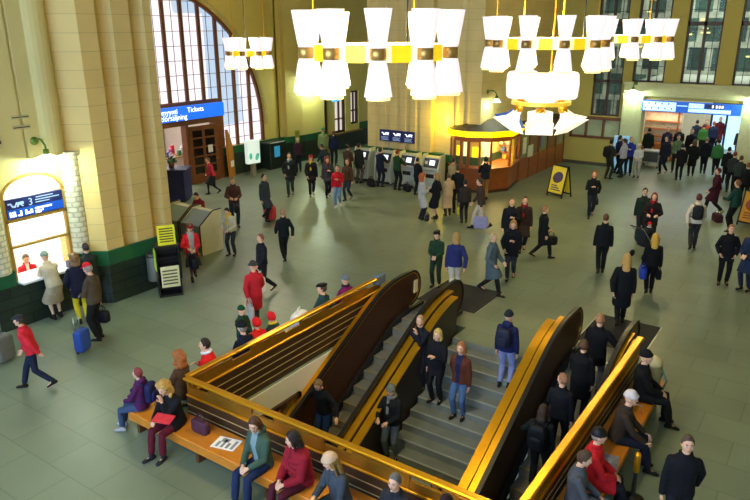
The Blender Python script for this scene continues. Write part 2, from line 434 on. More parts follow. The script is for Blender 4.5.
# daylight glass
m = bpy.data.materials.new('daylight_glass'); m.use_nodes = True; nt = m.node_tree; bs = nt.nodes['Principled BSDF']
tc = nt.nodes.new('ShaderNodeTexCoord'); mp = nt.nodes.new('ShaderNodeMapping'); mp.inputs['Scale'].default_value = (.26, 1, .12); mp.inputs['Location'].default_value = (.45, 0, .1)
nz = nt.nodes.new('ShaderNodeTexVoronoi'); nz.inputs['Scale'].default_value = 1; nz.distance = 'CHEBYCHEV'
cr = nt.nodes.new('ShaderNodeValToRGB'); cr.color_ramp.interpolation = 'EASE'
cr.color_ramp.elements[0].position = .0; cr.color_ramp.elements[0].color = lin('#fff0ee')
cr.color_ramp.elements[1].position = 1.; cr.color_ramp.elements[1].color = lin('#f1dcea')
for p_, c_ in ((.28, '#fdeeea'), (.55, '#f4e4ee'), (.68, '#b9c8e2'), (.78, '#9fb6d0')):
    e = cr.color_ramp.elements.new(p_); e.color = lin(c_)
nt.links.new(tc.outputs['Object'], mp.inputs[0]); nt.links.new(mp.outputs[0], nz.inputs['Vector']); nt.links.new(nz.outputs['Color'], cr.inputs[0])
nt.links.new(cr.outputs[0], bs.inputs['Emission Color']); bs.inputs['Emission Strength'].default_value = .78
bs.inputs['Base Color'].default_value = (.3, .3, .3, 1); bs.inputs['Roughness'].default_value = .15
pts = [(AX+(AR-.06)*math.cos(PI*i/40), AZ+(AR-.06)*math.sin(PI*i/40)) for i in range(41)]
pts = pts+[(AX-AR+.06, 1.42), (16.6, 1.42), (16.6, 3.6), (22.1, 3.6), (22.1, 1.42), (AX+AR-.06, 1.42)]
g = MB(); g.prism(pts, 'y', 24.38, 24.40); g.build('glass', m, win, fix=True)
# entrance under the blue sign
b = MB()
b.box(16.5, 22.15, 24.0, 24.45, 2.72, 3.0); b.box(16.5, 16.66, 24.05, 24.45, 0, 2.72); b.box(21.75, 22.12, 24.05, 24.45, 0, 2.72)
b.box(20.05, 20.2, 24.1, 24.45, 0, 2.72)
struct(b.build('trim_4', BROWN))
s = thing('entrance_sign', 'bright blue illuminated sign with white lettering over the transept entrance', 'sign', (16.5, 23.78, 2.98))
b = MB(); b.box(0, 5.62, 0, .3, 0, .6, 0, .02); b.build('light_box', mat('sign_bright_blue', '#0f5fd0', .35, var=.03, emit=.75, ecolor='#0f62e0'), s)
letters('Lipunmyynti', .32, 'lettering', SIGNWHITE, s, facing('y', (1.35, -.004, .33)))
letters('Tickets', .32, 'lettering', SIGNWHITE, s, facing('y', (3.45, -.004, .33)))
letters('Biljettförsäljning', .32, 'lettering', SIGNWHITE, s, facing('y', (1.35, -.004, .07)))
# brown half-glazed door leaf, ajar
dr = struct(thing('door_1', 'brown panelled door with small square panes under the blue sign', 'door', (20.22, 24.12, 0), math.radians(-6)))
del dr['category']
b = MB()
W_, H_ = 1.5, 2.62
b.box(0, W_, -.03, .03, 0, .35); b.box(0, W_, -.03, .03, H_-.2, H_)
for xx in (0, W_/2-.07, W_-.14): b.box(xx, xx+.14 if xx else .16, -.03, .03, .35, H_-.2)
for k in range(5): b.box(.1, W_-.1, -.025, .025, .35+k*.42, .43+k*.42)
b.build('door_leaf', BROWN, dr)
b = MB(); b.box(.1, W_-.1, -.008, .008, .35, H_-.2); b.build('panes', mat('dark_panes', '#1d1510', .1, var=.2), dr)
b = MB(); b.box(.95, 1.2, -.04, -.031, 1.35, 1.7); b.build('notice', PAPER, dr)
b = MB(); b.tube([(W_-.08, -.03, 1.05), (W_-.08, -.1, 1.05), (W_-.2, -.1, 1.05)], .012, 6); b.build('handle', GOLD, dr, True)
# room behind the entrance
b = MB(); b.box(13.5, 22, 30, 30.2, 0, 3.6); b.box(13.3, 13.5, 24.7, 30.2, 0, 3.6); b.box(23.0, 23.2, 24.7, 30.2, 0, 3.6); b.box(13.3, 23.2, 24.7, 30.2, 3.5, 3.6); b.box(13.3, 23.2, 24.2, 30.2, -.1, 0)
b.box(22, 23.2, 30, 30.2, 0, 3.6)
struct(b.build('wall_shop', mat('shop_wall', '#b8ac9c', .7)))
def alight(name, loc, size, power, color, rot=(0, 0, 0)):
    ld = bpy.data.lights.new(name, 'AREA'); ld.shape = 'RECTANGLE'; ld.size, ld.size_y = size; ld.energy = power; ld.color = color
    lo = bpy.data.objects.new(name, ld); col.objects.link(lo); lo.location = loc; lo.rotation_euler = rot
    return lo
alight('shop_ceiling_light', (18.5, 27.2, 3.4), (6, 4), 260, (1, .95, .97))
alight('office_ceiling_light', (7.2, 17.4, 3.5), (3, 2), 130, (1, .98, .97))

# ------------------------------------------------------------------ second pilaster and the next bay
b = MB()
b.box(26.2, 36, YB, YB+.5, 3.3, TOP); b.box(26.2, 29.55, YB, YB+.5, 0, 3.3); b.box(30.35, 31.0, YB, YB+.5, 0, 3.3)
b.box(31.0, 32.05, YB, YB+.5, 0, 1.0); b.box(32.05, 32.55, YB, YB+.5, 0, 3.3); b.box(32.55, 33.35, YB, YB+.5, 0, 1.35); b.box(33.35, 36, YB, YB+.5, 0, 3.3)
b.prism([(26.6, YB), (26.6, 23.95), (27.6, 23.72), (29.45, 23.72), (29.45, YB)], 'z', 0, TOP)
struct(b.build('wall_bay', mat('plaster_bay', '#dcc974', .75, var=.08, vscale=.8, bump=.2, bscale=5)))
b = MB()
b.prism([(26.3, YB), (26.3, 23.9), (26.55, 23.88), (27.58, 23.65), (29.5, 23.65), (29.5, YB)], 'z', 1.05, 1.38, 0)
b.prism([(26.3, YB), (26.3, 23.88), (26.55, 23.85), (27.58, 23.62), (29.52, 23.62), (29.52, YB)], 'z', 0, 1.05, 1)
b.box(30.4, 36, 24.1, YB, 0, .98, 1); b.box(33.4, 36, 24.12, YB, .98, 1.4, 0)
struct(b.build('baseboard_bay', [DADO, DADO_LOW_X]))
NIGHT = mat('street_glass', '#8c97a0', .12, var=.5, vscale=1.1, emit=.55, ecolor='#e9dcd2')
for i, (xa, xb, za, zb, nm) in enumerate(((29.55, 30.35, 0, 3.2, 'window_3'), (31.0, 32.05, 1.0, 3.3, 'window_4'), (32.55, 33.35, 1.35, 3.3, 'window_5'))):
    b = MB()
    for q in ((xa, xa+.09, za, zb), (xb-.14, xb, za, zb), (xa, xb, zb-.1, zb), (xa, xb, za, za+.1), ((xa+xb)/2-.03, (xa+xb)/2+.03, za, zb), (xa, xb, za+.75, za+.82)):
        b.box(q[0], q[1], 24.28, 24.4, q[2], q[3])
    wo = struct(b.build(nm, DKBROWN))
    b = MB(); b.box(xa, xb, 24.42, 24.44, za, zb); b.build('glass', NIGHT, wo)
b = MB(); b.box(30.95, 33.5, 24.0, 24.3, .94, 1.0); struct(b.build('trim_5', mat('sill', '#8a6a3a', .6)))
cy = thing('hanging_sign', 'small turquoise lit box sign hanging by the far windows', 'sign', (30.1, 23.4, 2.95))
b = MB(); b.box(-.3, .3, -.08, .08, 0, .5, 0, .03); b.build('light_box', mat('turquoise_lit', '#2aa8c8', .4, var=.05, emit=.8, ecolor='#1fa6d8'), cy)
b = MB(); b.ball((0, -.09, .25), (.14, .02, .14)); b.build('disc', SIGNWHITE, cy, True)
b = MB(); b.tube([(0, .08, .4), (0, .5, .4)], .02, 6); b.build('bracket', DKSTEEL, cy)
wall_lamp('small bracket lamp high on the pale pilaster beside the bay windows', (28.2, 23.72, 4.6), 0, -1, 170, .26)

# ------------------------------------------------------------------ block behind the ticket machines
XV = 26.5
prof = [(36, 18.7), (XV, 18.7)]
ys = [18.15, 17.6, 17.05, 16.5, 15.95]
for y in ys:
    prof += flute((XV, y+.1, 0), (XV, y-.16, 0), (-1, 0, 0), 0, 5, .07)
prof += [(XV, 15.22), (XV+.28, 15.2), (XV+.28, 14.52), (XV, 14.5)]
for y in (14.0, 13.5):
    prof += flute((XV, y+.1, 0), (XV, y-.16, 0), (-1, 0, 0), 0, 5, .07)
prof += [(XV, 12.8), (36, 12.8)]
b = MB(); b.prism(prof, 'z', 0, TOP)
struct(b.build('wall_middle', PILL_Y))
b = MB(); b.box(26.42, 35, 12.75, 18.76, 1.05, 1.42, 0); b.box(26.4, 35, 12.74, 18.78, 0, 1.05, 1)
struct(b.build('baseboard_middle', [DADO, DADO_LOW_Y]))
wall_lamp('bracket lamp on the wall above and behind the kiosk', (27.1, 12.8, 4.2), 0, -1, 30, .2)
ld = bpy.data.lights.new('niche_light', 'POINT'); ld.energy = 60; ld.color = (1, .74, .06); ld.shadow_soft_size = .15
lo = bpy.data.objects.new('niche_light', ld); col.objects.link(lo); lo.location = (26.15, 14.5, 2.95)

# ------------------------------------------------------------------ far wall
def wall_grid(b, ys, zs, holes, xa, xb, m=0):
    for i in range(len(ys)-1):
        for j in range(len(zs)-1):
            yc, zc = (ys[i]+ys[i+1])/2, (zs[j]+zs[j+1])/2
            if any(h[0] < yc < h[1] and h[2] < zc < h[3] for h in holes): continue
            b.box(xa, xb, ys[i], ys[i+1], zs[j], zs[j+1], m)
XF = 35.
WINS = [(9.3, 10.75, 2.55, 10.2), (7.38, 8.85, 4.28, 10.2), (5.15, 6.65, 4.28, 10.2), (2.95, 4.45, 4.28, 10.2), (.75, 2.2, 4.28, 10.2)]
holes = WINS+[(9.1, 11.7, 1.4, 2.42), (3.8, 8.15, 0, 3.5)]
ys = sorted({-6, 14} | {y for h in holes for y in h[:2]}); zs = sorted({0, TOP} | {z for h in holes for z in h[2:]})
b = MB(); wall_grid(b, ys, zs, holes, XF, XF+.45)
struct(b.build('wall_far', mat('plaster_far', '#b5a650', .75, var=.08, vscale=.8, bump=.3, bscale=6)))
b = MB()
b.box(34.75, XF, 2.6, 9.1, 3.72, 4.24, 0); b.box(34.65, XF, 2.55, 9.15, 4.2, 4.3, 0); b.box(34.68, XF, 2.58, 9.12, 3.66, 3.74)
b.box(34.7, XF, 8.15, 9.08, 0, 3.66); b.box(34.7, XF, 2.6, 3.8, 0, 3.66)
for k in range(7): b.box(34.67, 34.7, 8.22+k*.12, 8.27+k*.12, .2, 3.5)
struct(b.build('trim_6', mat('portal_stone', '#c4c596', .65, var=.08, bump=.2)))
b = MB(); b.box(34.93, XF, 9.1, 12, 0, .16)
struct(b.build('baseboard_far', mat('far_skirting', '#4a4630', .6)))
wall_lamp('white bracket lamp on the left jamb of the far doorway', (34.68, 8.55, 4.25), -1, 0, 45, .36)
wall_lamp('white bracket lamp on the right jamb of the far doorway', (34.68, 3.4, 4.2), -1, 0, 45, .36)
m = bpy.data.materials.new('city_glass'); m.use_nodes = True; nt = m.node_tree; bs = nt.nodes['Principled BSDF']
bs.inputs['Base Color'].default_value = lin('#dfe8e4'); bs.inputs['Roughness'].default_value = .03; bs.inputs['Transmission Weight'].default_value = .95; bs.inputs['IOR'].default_value = 1.08
CITY = m
for i, (ya, yb, za, zb) in enumerate(WINS):
    b = MB(); yc = (ya+yb)/2
    for q in ((ya, ya+.08, za, zb), (yb-.08, yb, za, zb), (yc-.055, yc+.055, za, zb), (ya, yb, za, za+.08), (ya, yb, 6.88, 7.06), (ya, yb, zb-.1, zb)):
        b.box(35.1, 35.28, *q)
    if i == 0: b.box(35.1, 35.28, ya, yb, 4.2, 4.32)
    wo = struct(b.build('window_%d' % (6+i), DKBROWN))
    b = MB()
    for q in ((ya+yc)/2, (yb+yc)/2): b.box(35.18, 35.21, q-.012, q+.012, za, zb)
    for k in range(7):
        z = za+.75+.85*k
        if z < zb: b.box(35.18, 35.21, ya, yb, z-.012, z+.012)
    b.build('glazing_bars', DKSTEEL, wo)
    b = MB(); b.box(35.22, 35.23, ya, yb, za, zb); b.build('glass', CITY, wo)
b = MB()
for y in (9.1, 9.95, 10.82, 11.6): b.box(34.96, 35.2, y, y+.11, 1.4, 2.42)
b.box(34.96, 35.2, 9.1, 11.71, 1.38, 1.5); b.box(34.96, 35.2, 9.05, 11.75, 2.34, 2.5)
wo = struct(b.build('window_11', BROWN))
b = MB(); b.box(35.1, 35.12, 9.15, 11.65, 1.45, 2.4); b.build('glass', mat('frosted_pale', '#a9b48c', .3, var=.15, vscale=2), wo)
# facades seen through the far windows
b = MB(); b.box(52, 53, -8, 26, 0, 11)
struct(b.build('wall_street', brickmat('street_facade', '#2c4038', '#4e6a52', '#c8c2a0', 1.5, 1.9, (1, 2), .22, .6, .2, .3, .5)))
b = MB()
for k in range(40):
    y = rnd.uniform(-2, 16); z = rnd.uniform(4.6, 9.2); b.box(51.9, 51.98, y, y+rnd.uniform(.2, .6), z, z+.09)
struct(b.build('trim_7', mat('far_lit_windows', '#ffe98a', .5, var=0, emit=1.1)))
alight('street_daylight', (45, 5, 13), (16, 10), 1700, (.75, .88, 1.), (0, math.radians(-38), 0))
# hall beyond the doorway
b = MB()
b.box(44, 44.3, 6.4, 9.1, 0, 4.2); b.box(44, 44.3, -2, 3.9, 0, 4.2); b.box(44, 44.3, 3.9, 6.4, 2.7, 4.2); b.box(35.5, 44.3, -2, 9.1, 4.15, 4.2); b.box(35.5, 44.3, 9.05, 9.2, 0, 4.2)
struct(b.build('wall_concourse', mat('concourse_wall', '#c7bfa0', .7)))
b = MB()
for y in (3.9, 4.7, 5.5, 6.3): b.box(43.98, 44.2, y, y+.1, 0, 2.7)
b.box(43.98, 44.2, 3.9, 6.4, 2.6, 2.7)
dd = struct(b.build('door_2', DKSTEEL))
b = MB(); b.box(44.1, 44.12, 3.9, 6.4, 0, 2.65); b.build('glass', mat('door_daylight', '#bfe2ff', .2, var=.1, vscale=.8, emit=.6, ecolor='#a8d8ff'), dd)
alight('concourse_ceiling_light', (40, 5.5, 4.05), (5, 8), 260, (.85, .95, 1))
# departure board over the doorway
s = thing('departure_board', 'pale blue departure board over the far doorway', 'sign', (34.62, 8.15, 2.98))
b = MB(); b.box(0, .2, -4.3, 0, 0, .5, 0, .01); b.build('board_case', mat('board_blue', '#1a55b0', .4, var=.03, emit=.5, ecolor='#1a5cc8'), s)
b = MB()
PB = mat('board_pale', '#b8dcee', .5, var=.1, vscale=3, emit=.75, ecolor='#b0e0f4')
for ya, yb, za, zb in ((-1.55, -.06, .04, .46), (-3.9, -2.1, .06, .22), (-2.75, -2.1, .25, .46), (-2.05, -1.6, .3, .34)): b.box(-.012, 0, ya, yb, za, zb)
b.build('display_panel', PB, s)
b = MB(); b.box(-.014, -.002, -3.6, -2.8, .26, .46); b.build('dark_panel', DKBLUE, s)
b = MB()
for k in range(9): b.box(-.02, -.012, -.2-k*.15, -.14-k*.15, .12+.22*(k % 2), .2+.22*(k % 2))
b.build('lines', BLUE, s)
b = MB()
for ya in (-3.5, -3.38, -3.26, -3.1): b.box(-.02, -.012, ya-.07, ya, .3, .42)
b.build('digits', SIGNWHITE, s)
# rear wall with tall daylight windows behind the camera, plus the long right-hand wall
b = MB(); holes = [(1+k*4.2, 3.6+k*4.2, 2.6, 12) for k in range(-1, 4)]
ys = sorted({-6, 16} | {y for h in holes for y in h[:2]}); zs = [0, 2.6, 12, TOP]
wall_grid(b, ys, zs, holes, -6.5, -6)
struct(b.build('wall_rear', PLASTER))
for i, h in enumerate(holes):
    b = MB(); b.box(-6.3, -6.28, *h); wo = struct(b.build('window_%d' % (12+i), mat('rear_daylight', '#dfeaf5', .3, var=0, emit=7., ecolor='#a8caff')))
b = MB(); b.box(-6.5, 52, -6.4, -6, 0, TOP); struct(b.build('wall_right', PLASTER))
# ------------------------------------------------------------------ stairwell
SL = .516
b = MB(); b.box(0, WXE, WY1-.03, WY1+.12, -4.3, -.36); b.box(WX0+.01, WXE, WY1-.03, WY1+.0, -.36, -.012)
b.box(0, WXE+.5, WY0-.12, WY0, -4.3, 0); b.box(-.1, 0, WY0, WY1, -4.3, 0)
b.box(WXE, WXE+.1, WY0, SY0, -4.3, -.35); b.box(WXE, WXE+.1, SY1, WY1, -4.3, -.35)
struct(b.build('wall_stairwell', WELLWALL))
b = MB(); b.box(0, WXE, WY0, WY1, -4.4, -4.3); struct(b.build('floor_lower', CONC))
st = MB(); ns = MB()
NST = 26; TR, RI = .31, .16
for k in range(NST):
    xa = WX1-(k+1)*TR; z = -(k+1)*RI
    st.box(xa, xa+TR+.02, SY0, SY1, z-.4, z)
    ns.box(xa-.012, xa+.035, SY0+.01, SY1-.01, z-.012, z+.004)
st.box(WX1-.02, WX1+.3, SY0, SY1, -.4, -.001)
so = struct(st.build('stairs', CONC), 'grey stone stairs between the two escalators')
ns.build('nosing', NOSE, so)
# showcase frame in the white wall
s = thing('showcase', 'dark framed showcase of colourful leaflets set in the white stairwell wall', 'showcase', (7.9, 8.47, -1.6))
b = MB()
for q in ((0, 1.52, 0, .09), (0, 1.52, 1.03, 1.12), (0, .09, 0, 1.12), (1.43, 1.52, 0, 1.12), (.72, .8, 0, 1.1)): b.box(q[0], q[1], -.07, 0, q[2], q[3])
b.build('frame', DKBROWN, s)
b = MB(); b.box(.05, 1.47, -.03, -.002, .05, 1.07); b.build('back_panel', mat('case_back', '#2e3330', .4, var=.3), s)
for k, c_ in enumerate(('#f0e43a', '#7cc24a', '#e88a30', '#dfe8f2', '#f3d936')):
    b = MB(); x_ = .13+.27*k; b.box(x_, x_+.2, -.05, -.031, .2+.14*(k % 2), .62+.2*(k % 3)); b.build('leaflet', mat('leaflet_%d' % k, c_, .6, var=.15, vscale=12), s)

# ------------------------------------------------------------------ guard fence round the well
def fence(name, label, p0, p1, slats=True, inner=1):
    """p0->p1 in plan; local x runs along the fence; +y local is the side away from the well"""
    p0, p1 = V(p0), V(p1); Lh = (p1-p0).length; a = math.atan2(p1.y-p0.y, p1.x-p0.x)
    F = thing(name, label, 'railing', (p0.x, p0.y, 0), a)
    b = MB(); b.box(-.06, Lh+.02, -.055, .075, 1.045, 1.1, 0, .015); b.build('top_rail', GOLD, F)
    npost = max(2, int(Lh/1.25)+1)
    for i in range(npost):
        x = .05+(Lh-.1)*i/(npost-1)
        b = MB(); b.box(x-.025, x+.025, -.02, .03, .0, 1.05); b.build('post', BRASS_D, F)
    b = MB()
    for i in range(npost-1):
        x0, x1 = .05+(Lh-.1)*i/(npost-1), .05+(Lh-.1)*(i+1)/(npost-1)
        b.box(x0+.03, x0+.03+(x1-x0)*.62, -.015, .03, .80, .99)
        b.box(x0+.03+(x1-x0)*.62, x1-.03, -.015, .03, .80, .93)
    b.build('brass_band', BRASS_D, F)
    b = MB(); b.box(0, Lh, -.04, .05, .74, .785, 0, .01); b.build('lower_rail', GOLD, F)
    b = MB(); b.box(0, Lh, -.03, .035, -.02 if slats else .02, .74); b.build('slat_panel', SLAT, F)
    b = MB()
    for z in (.14, .29, .44, .59):
        b.box(0, Lh, -.04, -.03, z-.007, z+.007); b.box(0, Lh, .035, .042, z-.007, z+.007)
    b.build('slat_line', LINE, F)
    return F
fence('guard_railing', 'long brass topped railing with brown slats on the left side of the stairwell', (WX0, WY1+.08), (12.65, WY1+.08))
fence('guard_railing', 'brass topped railing across the near end of the stairwell behind the front bench', (WX0-.1, WY0-.1), (WX0-.1, WY1+.06))
fence('guard_railing', 'bright brass railing on the right side of the stairwell beside the right bench', (12.65, WY0-.1), (WX0, WY0-.1))
s = tag(MB().box(12.45, 12.8, 8.52, 8.68, .9, 1.14, 0, .02).build('bin_box', mat('greyblue_box', '#5d7180', .5, var=.3, vscale=12)), 'small grey blue box at the end of the left brass railing', 'box')

# ------------------------------------------------------------------ escalators
def rail_path(z0, xend=13.45, x0=3.2, rad=.42):
    """side view of a balustrade edge, from the bottom up over the top newel; z0 lowers the line"""
    pts = []
    xk = 12.35
    zk = 1.02-z0
    pts.append((x0, zk-(xk-x0)*SL))
    for i in range(0, 9):
        t = i/8; x = xk-.7+1.4*t
        z = zk-.7*SL+SL*1.4*(t-t*t/2)
        pts.append((x, z))
    ztop = pts[-1][1]
    r = rad-z0*.5
    for i in range(1, 13):
        a = PI/2-PI*i/12*1.0
        pts.append((xend+r*math.cos(a)*1., ztop-r+r*math.sin(a)))
    return pts, ztop
def band(b, pts, ya, yb, th, m=0):
    """a strip of thickness th laid along a side-view path"""
    rings = []
    for i, p in enumerate(pts):
        q0, q1 = pts[max(i-1, 0)], pts[min(i+1, len(pts)-1)]
        d = V((q1[0]-q0[0], 0, q1[1]-q0[1])).normalized(); nrm = V((-d.z, 0, d.x))
        c = V((p[0], 0, p[1]))
        rings.append([c+V((0, ya, 0)), c+V((0, yb, 0)), c+nrm*th+V((0, yb, 0)), c+nrm*th+V((0, ya, 0))])
    return b.loft(rings, m)
def escalator(label, y0, y1, wide):
    E = thing('escalator', label, 'escalator', ((WXE+.4), (y0+y1)/2, 0), 0, 'escalators on both sides of the stairs')
    ox, oy = WXE+.4, (y0+y1)/2
    def bb(b): b.v = [(x-ox, y-oy, z) for x, y, z in b.v]; return b
    for sgn, yb_ in ((1, y1), (-1, y0)):
        # sgn points outwards; the decks towards the stairs are the broad ones
        g0, g1, g2, g3 = (.05, .20, .235, .41) if sgn == wide else (.03, .12, .14, .24)
        pts, zt = rail_path(0.)
        B = bb(MB())
        b = MB(); poly = [(x, z) for x, z in pts]; poly = poly+[(13.3, .0), (12.75, .0), (3.2, -(12.75-3.2)*SL)]
        b.prism(poly, 'y', yb_-.02, yb_+.02)
        bal = autosmooth(bb(b).build('balustrade', BRONZE, E))
        b = MB(); band(b, pts, yb_-.045, yb_+.045, .05); autosmooth(bb(b).build('handrail', RUBBER, E), 50)
        pts2, _ = rail_path(.035); b = MB(); band(b, pts2, yb_-sgn*.02, yb_-sgn*.034, .02); bb(b).build('trim_strip', GOLD, bal)
        # outer brass decks, stepping down from the handrail
        pd = [(x, z) for x, z in rail_path(.07)[0] if x < 13.1]
        b = MB(); band(b, pd, yb_+sgn*g0, yb_+sgn*g1, .03); autosmooth(bb(b).build('upper_deck', GOLD, E))
        pd2 = [(x, z) for x, z in rail_path(.11)[0] if x < 12.9]
        b = MB(); band(b, pd2, yb_+sgn*g2, yb_+sgn*g3, .03); autosmooth(bb(b).build('outer_deck', GOLD, E))
        b = MB(); poly = [(x, z-.02) for x, z in pd]+[(13.05, .0), (12.75, -.05), (3.2, -(12.75-3.2)*SL-.6)]
        b.prism(poly, 'y', yb_+sgn*.03, yb_+sgn*(g1+.005)); bb(b).build('outer_cladding', SLAT, E)
        poly = [(x, z-.02) for x, z in pd2]+[(12.85, -.0), (12.65, -.1), (3.2, -(12.65-3.2)*SL-.6)]
        b = MB(); b.prism(poly, 'y', yb_+sgn*(g1+.005), yb_+sgn*(g3-.01)); bb(b).build('outer_cladding', mat('stringer_brown', '#2b2118', .4, var=.15), E)
        # inner skirt and sloped inner deck
        b = MB(); sk = [(3.2, -(12.75-3.2)*SL+.08), (12.7, .06), (13.3, .10), (14.0, .10), (14.0, 0), (13.3, -.1), (12.75, -.1), (3.2, -(12.75-3.2)*SL-.1)]
        b.prism(sk, 'y', yb_-sgn*.02, yb_-sgn*.10); bb(b).build('skirt', DKSTEEL, E)
    # steps: the ones nearest the top are level
    st = []
    x = 13.3; z = 0.
    for k in range(24):
        x -= .405; z -= 0 if k < 1 else (.1 if k == 1 else .207)
        b = MB(); b.box(x, x+.405, y0+.11, y1-.11, z-.3, z, 0)
        for q in range(9): b.box(x+.01+q*.044, x+.03+q*.044, y0+.12, y1-.12, z, z+.006, 0)
        b.box(x, x+.012, y0+.11, y1-.11, z-.012, z+.008, 1)
        o = bb(b).build('step', [mat('escalator_step', '#8d8a78', .45, metal=.3, var=.12), mat('step_edge', '#b8a35a', .5, var=0)], E)
    b = MB(); b.box(13.3, 14.15, y0-.02, y1+.02, -.02, .012, 0); b.box(13.3, 13.42, y0+.11, y1-.11, .012, .02, 1)
    bb(b).build('landing_plate', [mat('landing_metal', '#77756a', .45, metal=.5, var=.1), STEEL], E)
    return E
ES_L = escalator('left escalator in bronze and brass beside the slatted railing', 6.98, 8.22, -1)
ES_R = escalator('right escalator crowded with people going up', 2.80, 4.02, 1)
plate = MB(); plate.box(-.01, .16, 8.178-7.6, 8.197-7.6, .42, .75)
plate.v = [(x-.10, y, z) for x, y, z in plate.v]
plate.build('notice_plate', mat('cream_plate', '#e8dca8', .5, var=.1, vscale=20), ES_L)
for nm, lb, x0, x1, y0, y1 in (('entrance_mat', 'dark mat at the head of the left escalator', 14.16, 15.85, 6.75, 8.45), ('entrance_mat', 'dark mat at the head of the right escalator', 14.16, 15.9, 2.7, 4.15)):
    M0 = thing(nm, lb, 'mat', ((x0+x1)/2, (y0+y1)/2, 0), 0)
    b = MB(); b.box(-(x1-x0)/2, (x1-x0)/2, -(y1-y0)/2, (y1-y0)/2, 0, .012, 0, .004); b.build('pile', mat('mat_grey', '#2e2c28', .9, var=.15, bump=.6, bscale=80), M0)
    for q in ((-(x1-x0)/2-.02, (x1-x0)/2+.02, -(y1-y0)/2-.03, -(y1-y0)/2), (-(x1-x0)/2-.02, (x1-x0)/2+.02, (y1-y0)/2, (y1-y0)/2+.03)):
        b = MB(); b.box(q[0], q[1], q[2], q[3], 0, .009); b.build('edging', STEEL, M0)

# ------------------------------------------------------------------ benches
def bench(label, x, y, a, L, depth=.52, end_ext=0):
    """local x along the seat, seat in front of the railing at +y .. ; back on the railing at y=0"""
    B = thing('bench', label, 'bench', (x, y, 0), a, 'wooden benches round the stairwell railing')
    b = MB(); b.box(0, L, .04, depth, .41, .455, 0, .012); b.build('seat', ORANGEWOOD, B)
    b = MB(); b.box(.02, L-.02, depth-.06, depth-.02, .27, .41); b.build('apron', ORANGEWOOD, B)
    for i in range(max(2, int(L/1.4)+1)):
        xx = .15+(L-.3)*i/(max(2, int(L/1.4)+1)-1)
        b = MB(); b.box(xx-.03, xx+.03, .08, depth-.1, 0, .41); b.build('leg', mat('bench_leg', '#5a3616', .5), B)
    return B
bench('long orange wooden bench along the near railing', WX0-.16, 1.5, PI/2, 7.95, .6)
bench('wooden bench with its back to the left railing', WX0+.3, WY1+.15, 0, 5.6, .52)
RBN = bench('orange wooden bench beside the right railing', 12.4, WY0-.16, PI, 6.2, .56)
b = MB(); b.tube([(1.45, .1, .455), (1.45, .1, .615), (1.45, .46, .615), (1.45, .46, .455)], .014, 8); ar = b.build('armrest', STEEL, RBN, True); ar['label'] = 'thin white metal armrest'

# ------------------------------------------------------------------ chandeliers
def chandelier(label, x, y, z, R=1.03, N=10, k=1., phase=0., rods=3):
    C0 = thing('chandelier', label, 'chandelier', (x, y, z), phase, 'ring chandeliers with hourglass shades')
    b = MB()
    for ra, rb, za, zb in ((R-.14, R-.09, -.105, .105),):
        n = 40
        rings = [[(rr*math.cos(2*PI*i/n), rr*math.sin(2*PI*i/n), zz) for rr, zz in ((ra, za), (rb, za), (rb, zb), (ra, zb))] for i in range(n)]
        b.loft(rings, closed=True)
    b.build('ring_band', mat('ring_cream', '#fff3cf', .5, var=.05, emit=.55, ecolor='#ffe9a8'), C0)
    for i in range(N):
        a = 2*PI*(i+.5)/N
        c, s_ = math.cos(a), math.sin(a)
        b = MB(); b.obox(((R-.08)*c, (R-.08)*s_, 0), (c, s_, 0), (-s_, c, 0), (0, 0, 1), (.012, .13, .108))
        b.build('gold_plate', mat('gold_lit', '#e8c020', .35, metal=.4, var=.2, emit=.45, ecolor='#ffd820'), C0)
    for i in range(N):
        a = 2*PI*i/N; c, s_ = math.cos(a), math.sin(a)
        o = V((R*c, R*s_, 0))
        b = MB(); b.lathe([(.098, -.075), (.105, -.07), (.105, .07), (.098, .075)], o, 16, cap=True); b.build('collar', mat('collar_metal', '#b08a4a', .35, metal=.7, var=.2), C0, True)
        b = MB(); b.lathe([(.10, .07), (.118, .14), (.185, .545), (.178, .545), (.108, .13), (.09, .08)], o, 10); b.build('upper_shade', SHADE, C0)
        b = MB(); b.lathe([(.10, -.07), (.125, -.15), (.19, -.52), (.183, -.52), (.11, -.14), (.09, -.08)], o, 10); sh = b.build('lower_shade', SHADE, C0)
        b = MB(); b.lathe([(.15, -.47), (.155, -.565), (.148, -.565), (.02, -.52)], o, 12); b.build('inner_rim', SHADEGLOW, sh)
    for i in range(rods):
        a = 2*PI*(i+.2)/rods
        b = MB(); b.tube([((R-.12)*math.cos(a), (R-.12)*math.sin(a), .1), ((R-.12)*math.cos(a), (R-.12)*math.sin(a), 14.9-z)], .012, 6); b.build('suspension_rod', GOLD if i else DKSTEEL, C0)
    if k < 1: C0.scale = (k, k, k)
    return C0
cz = 6.49
az = lambda x, y: math.atan2(y, x)+PI
chandelier('nearest and largest looking ring chandelier at the top centre', 8.1, 5.53, cz, 1.03, 10, phase=az(8.1, 5.53))
chandelier('ring chandelier hanging right above the lamp cluster', 14.5, 5.53, cz, 1.2, 10, phase=az(14.5, 5.53)+.3)
chandelier('farthest ring chandelier partly behind the one with the lamp cluster', 21.2, 5.53, cz, 1.08, 10, phase=az(21, 5.53)+.1)
chandelier('small ring chandelier hanging before the arched window', 18.9, 18.8, 5.94, .78, 8, phase=.5)
def plight(loc, e, c, r=.9):
    ld = bpy.data.lights.new('chandelier_light', 'POINT'); ld.energy = e; ld.color = c; ld.shadow_soft_size = r
    lo = bpy.data.objects.new('chandelier_light', ld); col.objects.link(lo); lo.location = loc
WARM = (1, .80, .38)
for p, e in (((8.1, 5.53, 6.5), 330), ((14.5, 5.53, 6.5), 330), ((21.2, 5.53, 6.5), 330), ((27.5, 5.53, 6.5), 200), ((1.5, 5.53, 6.5), 330), ):
    plight(p, e, WARM, .25)
plight((18.9, 18.8, 5.94), 460, (1, .92, .7), .25)
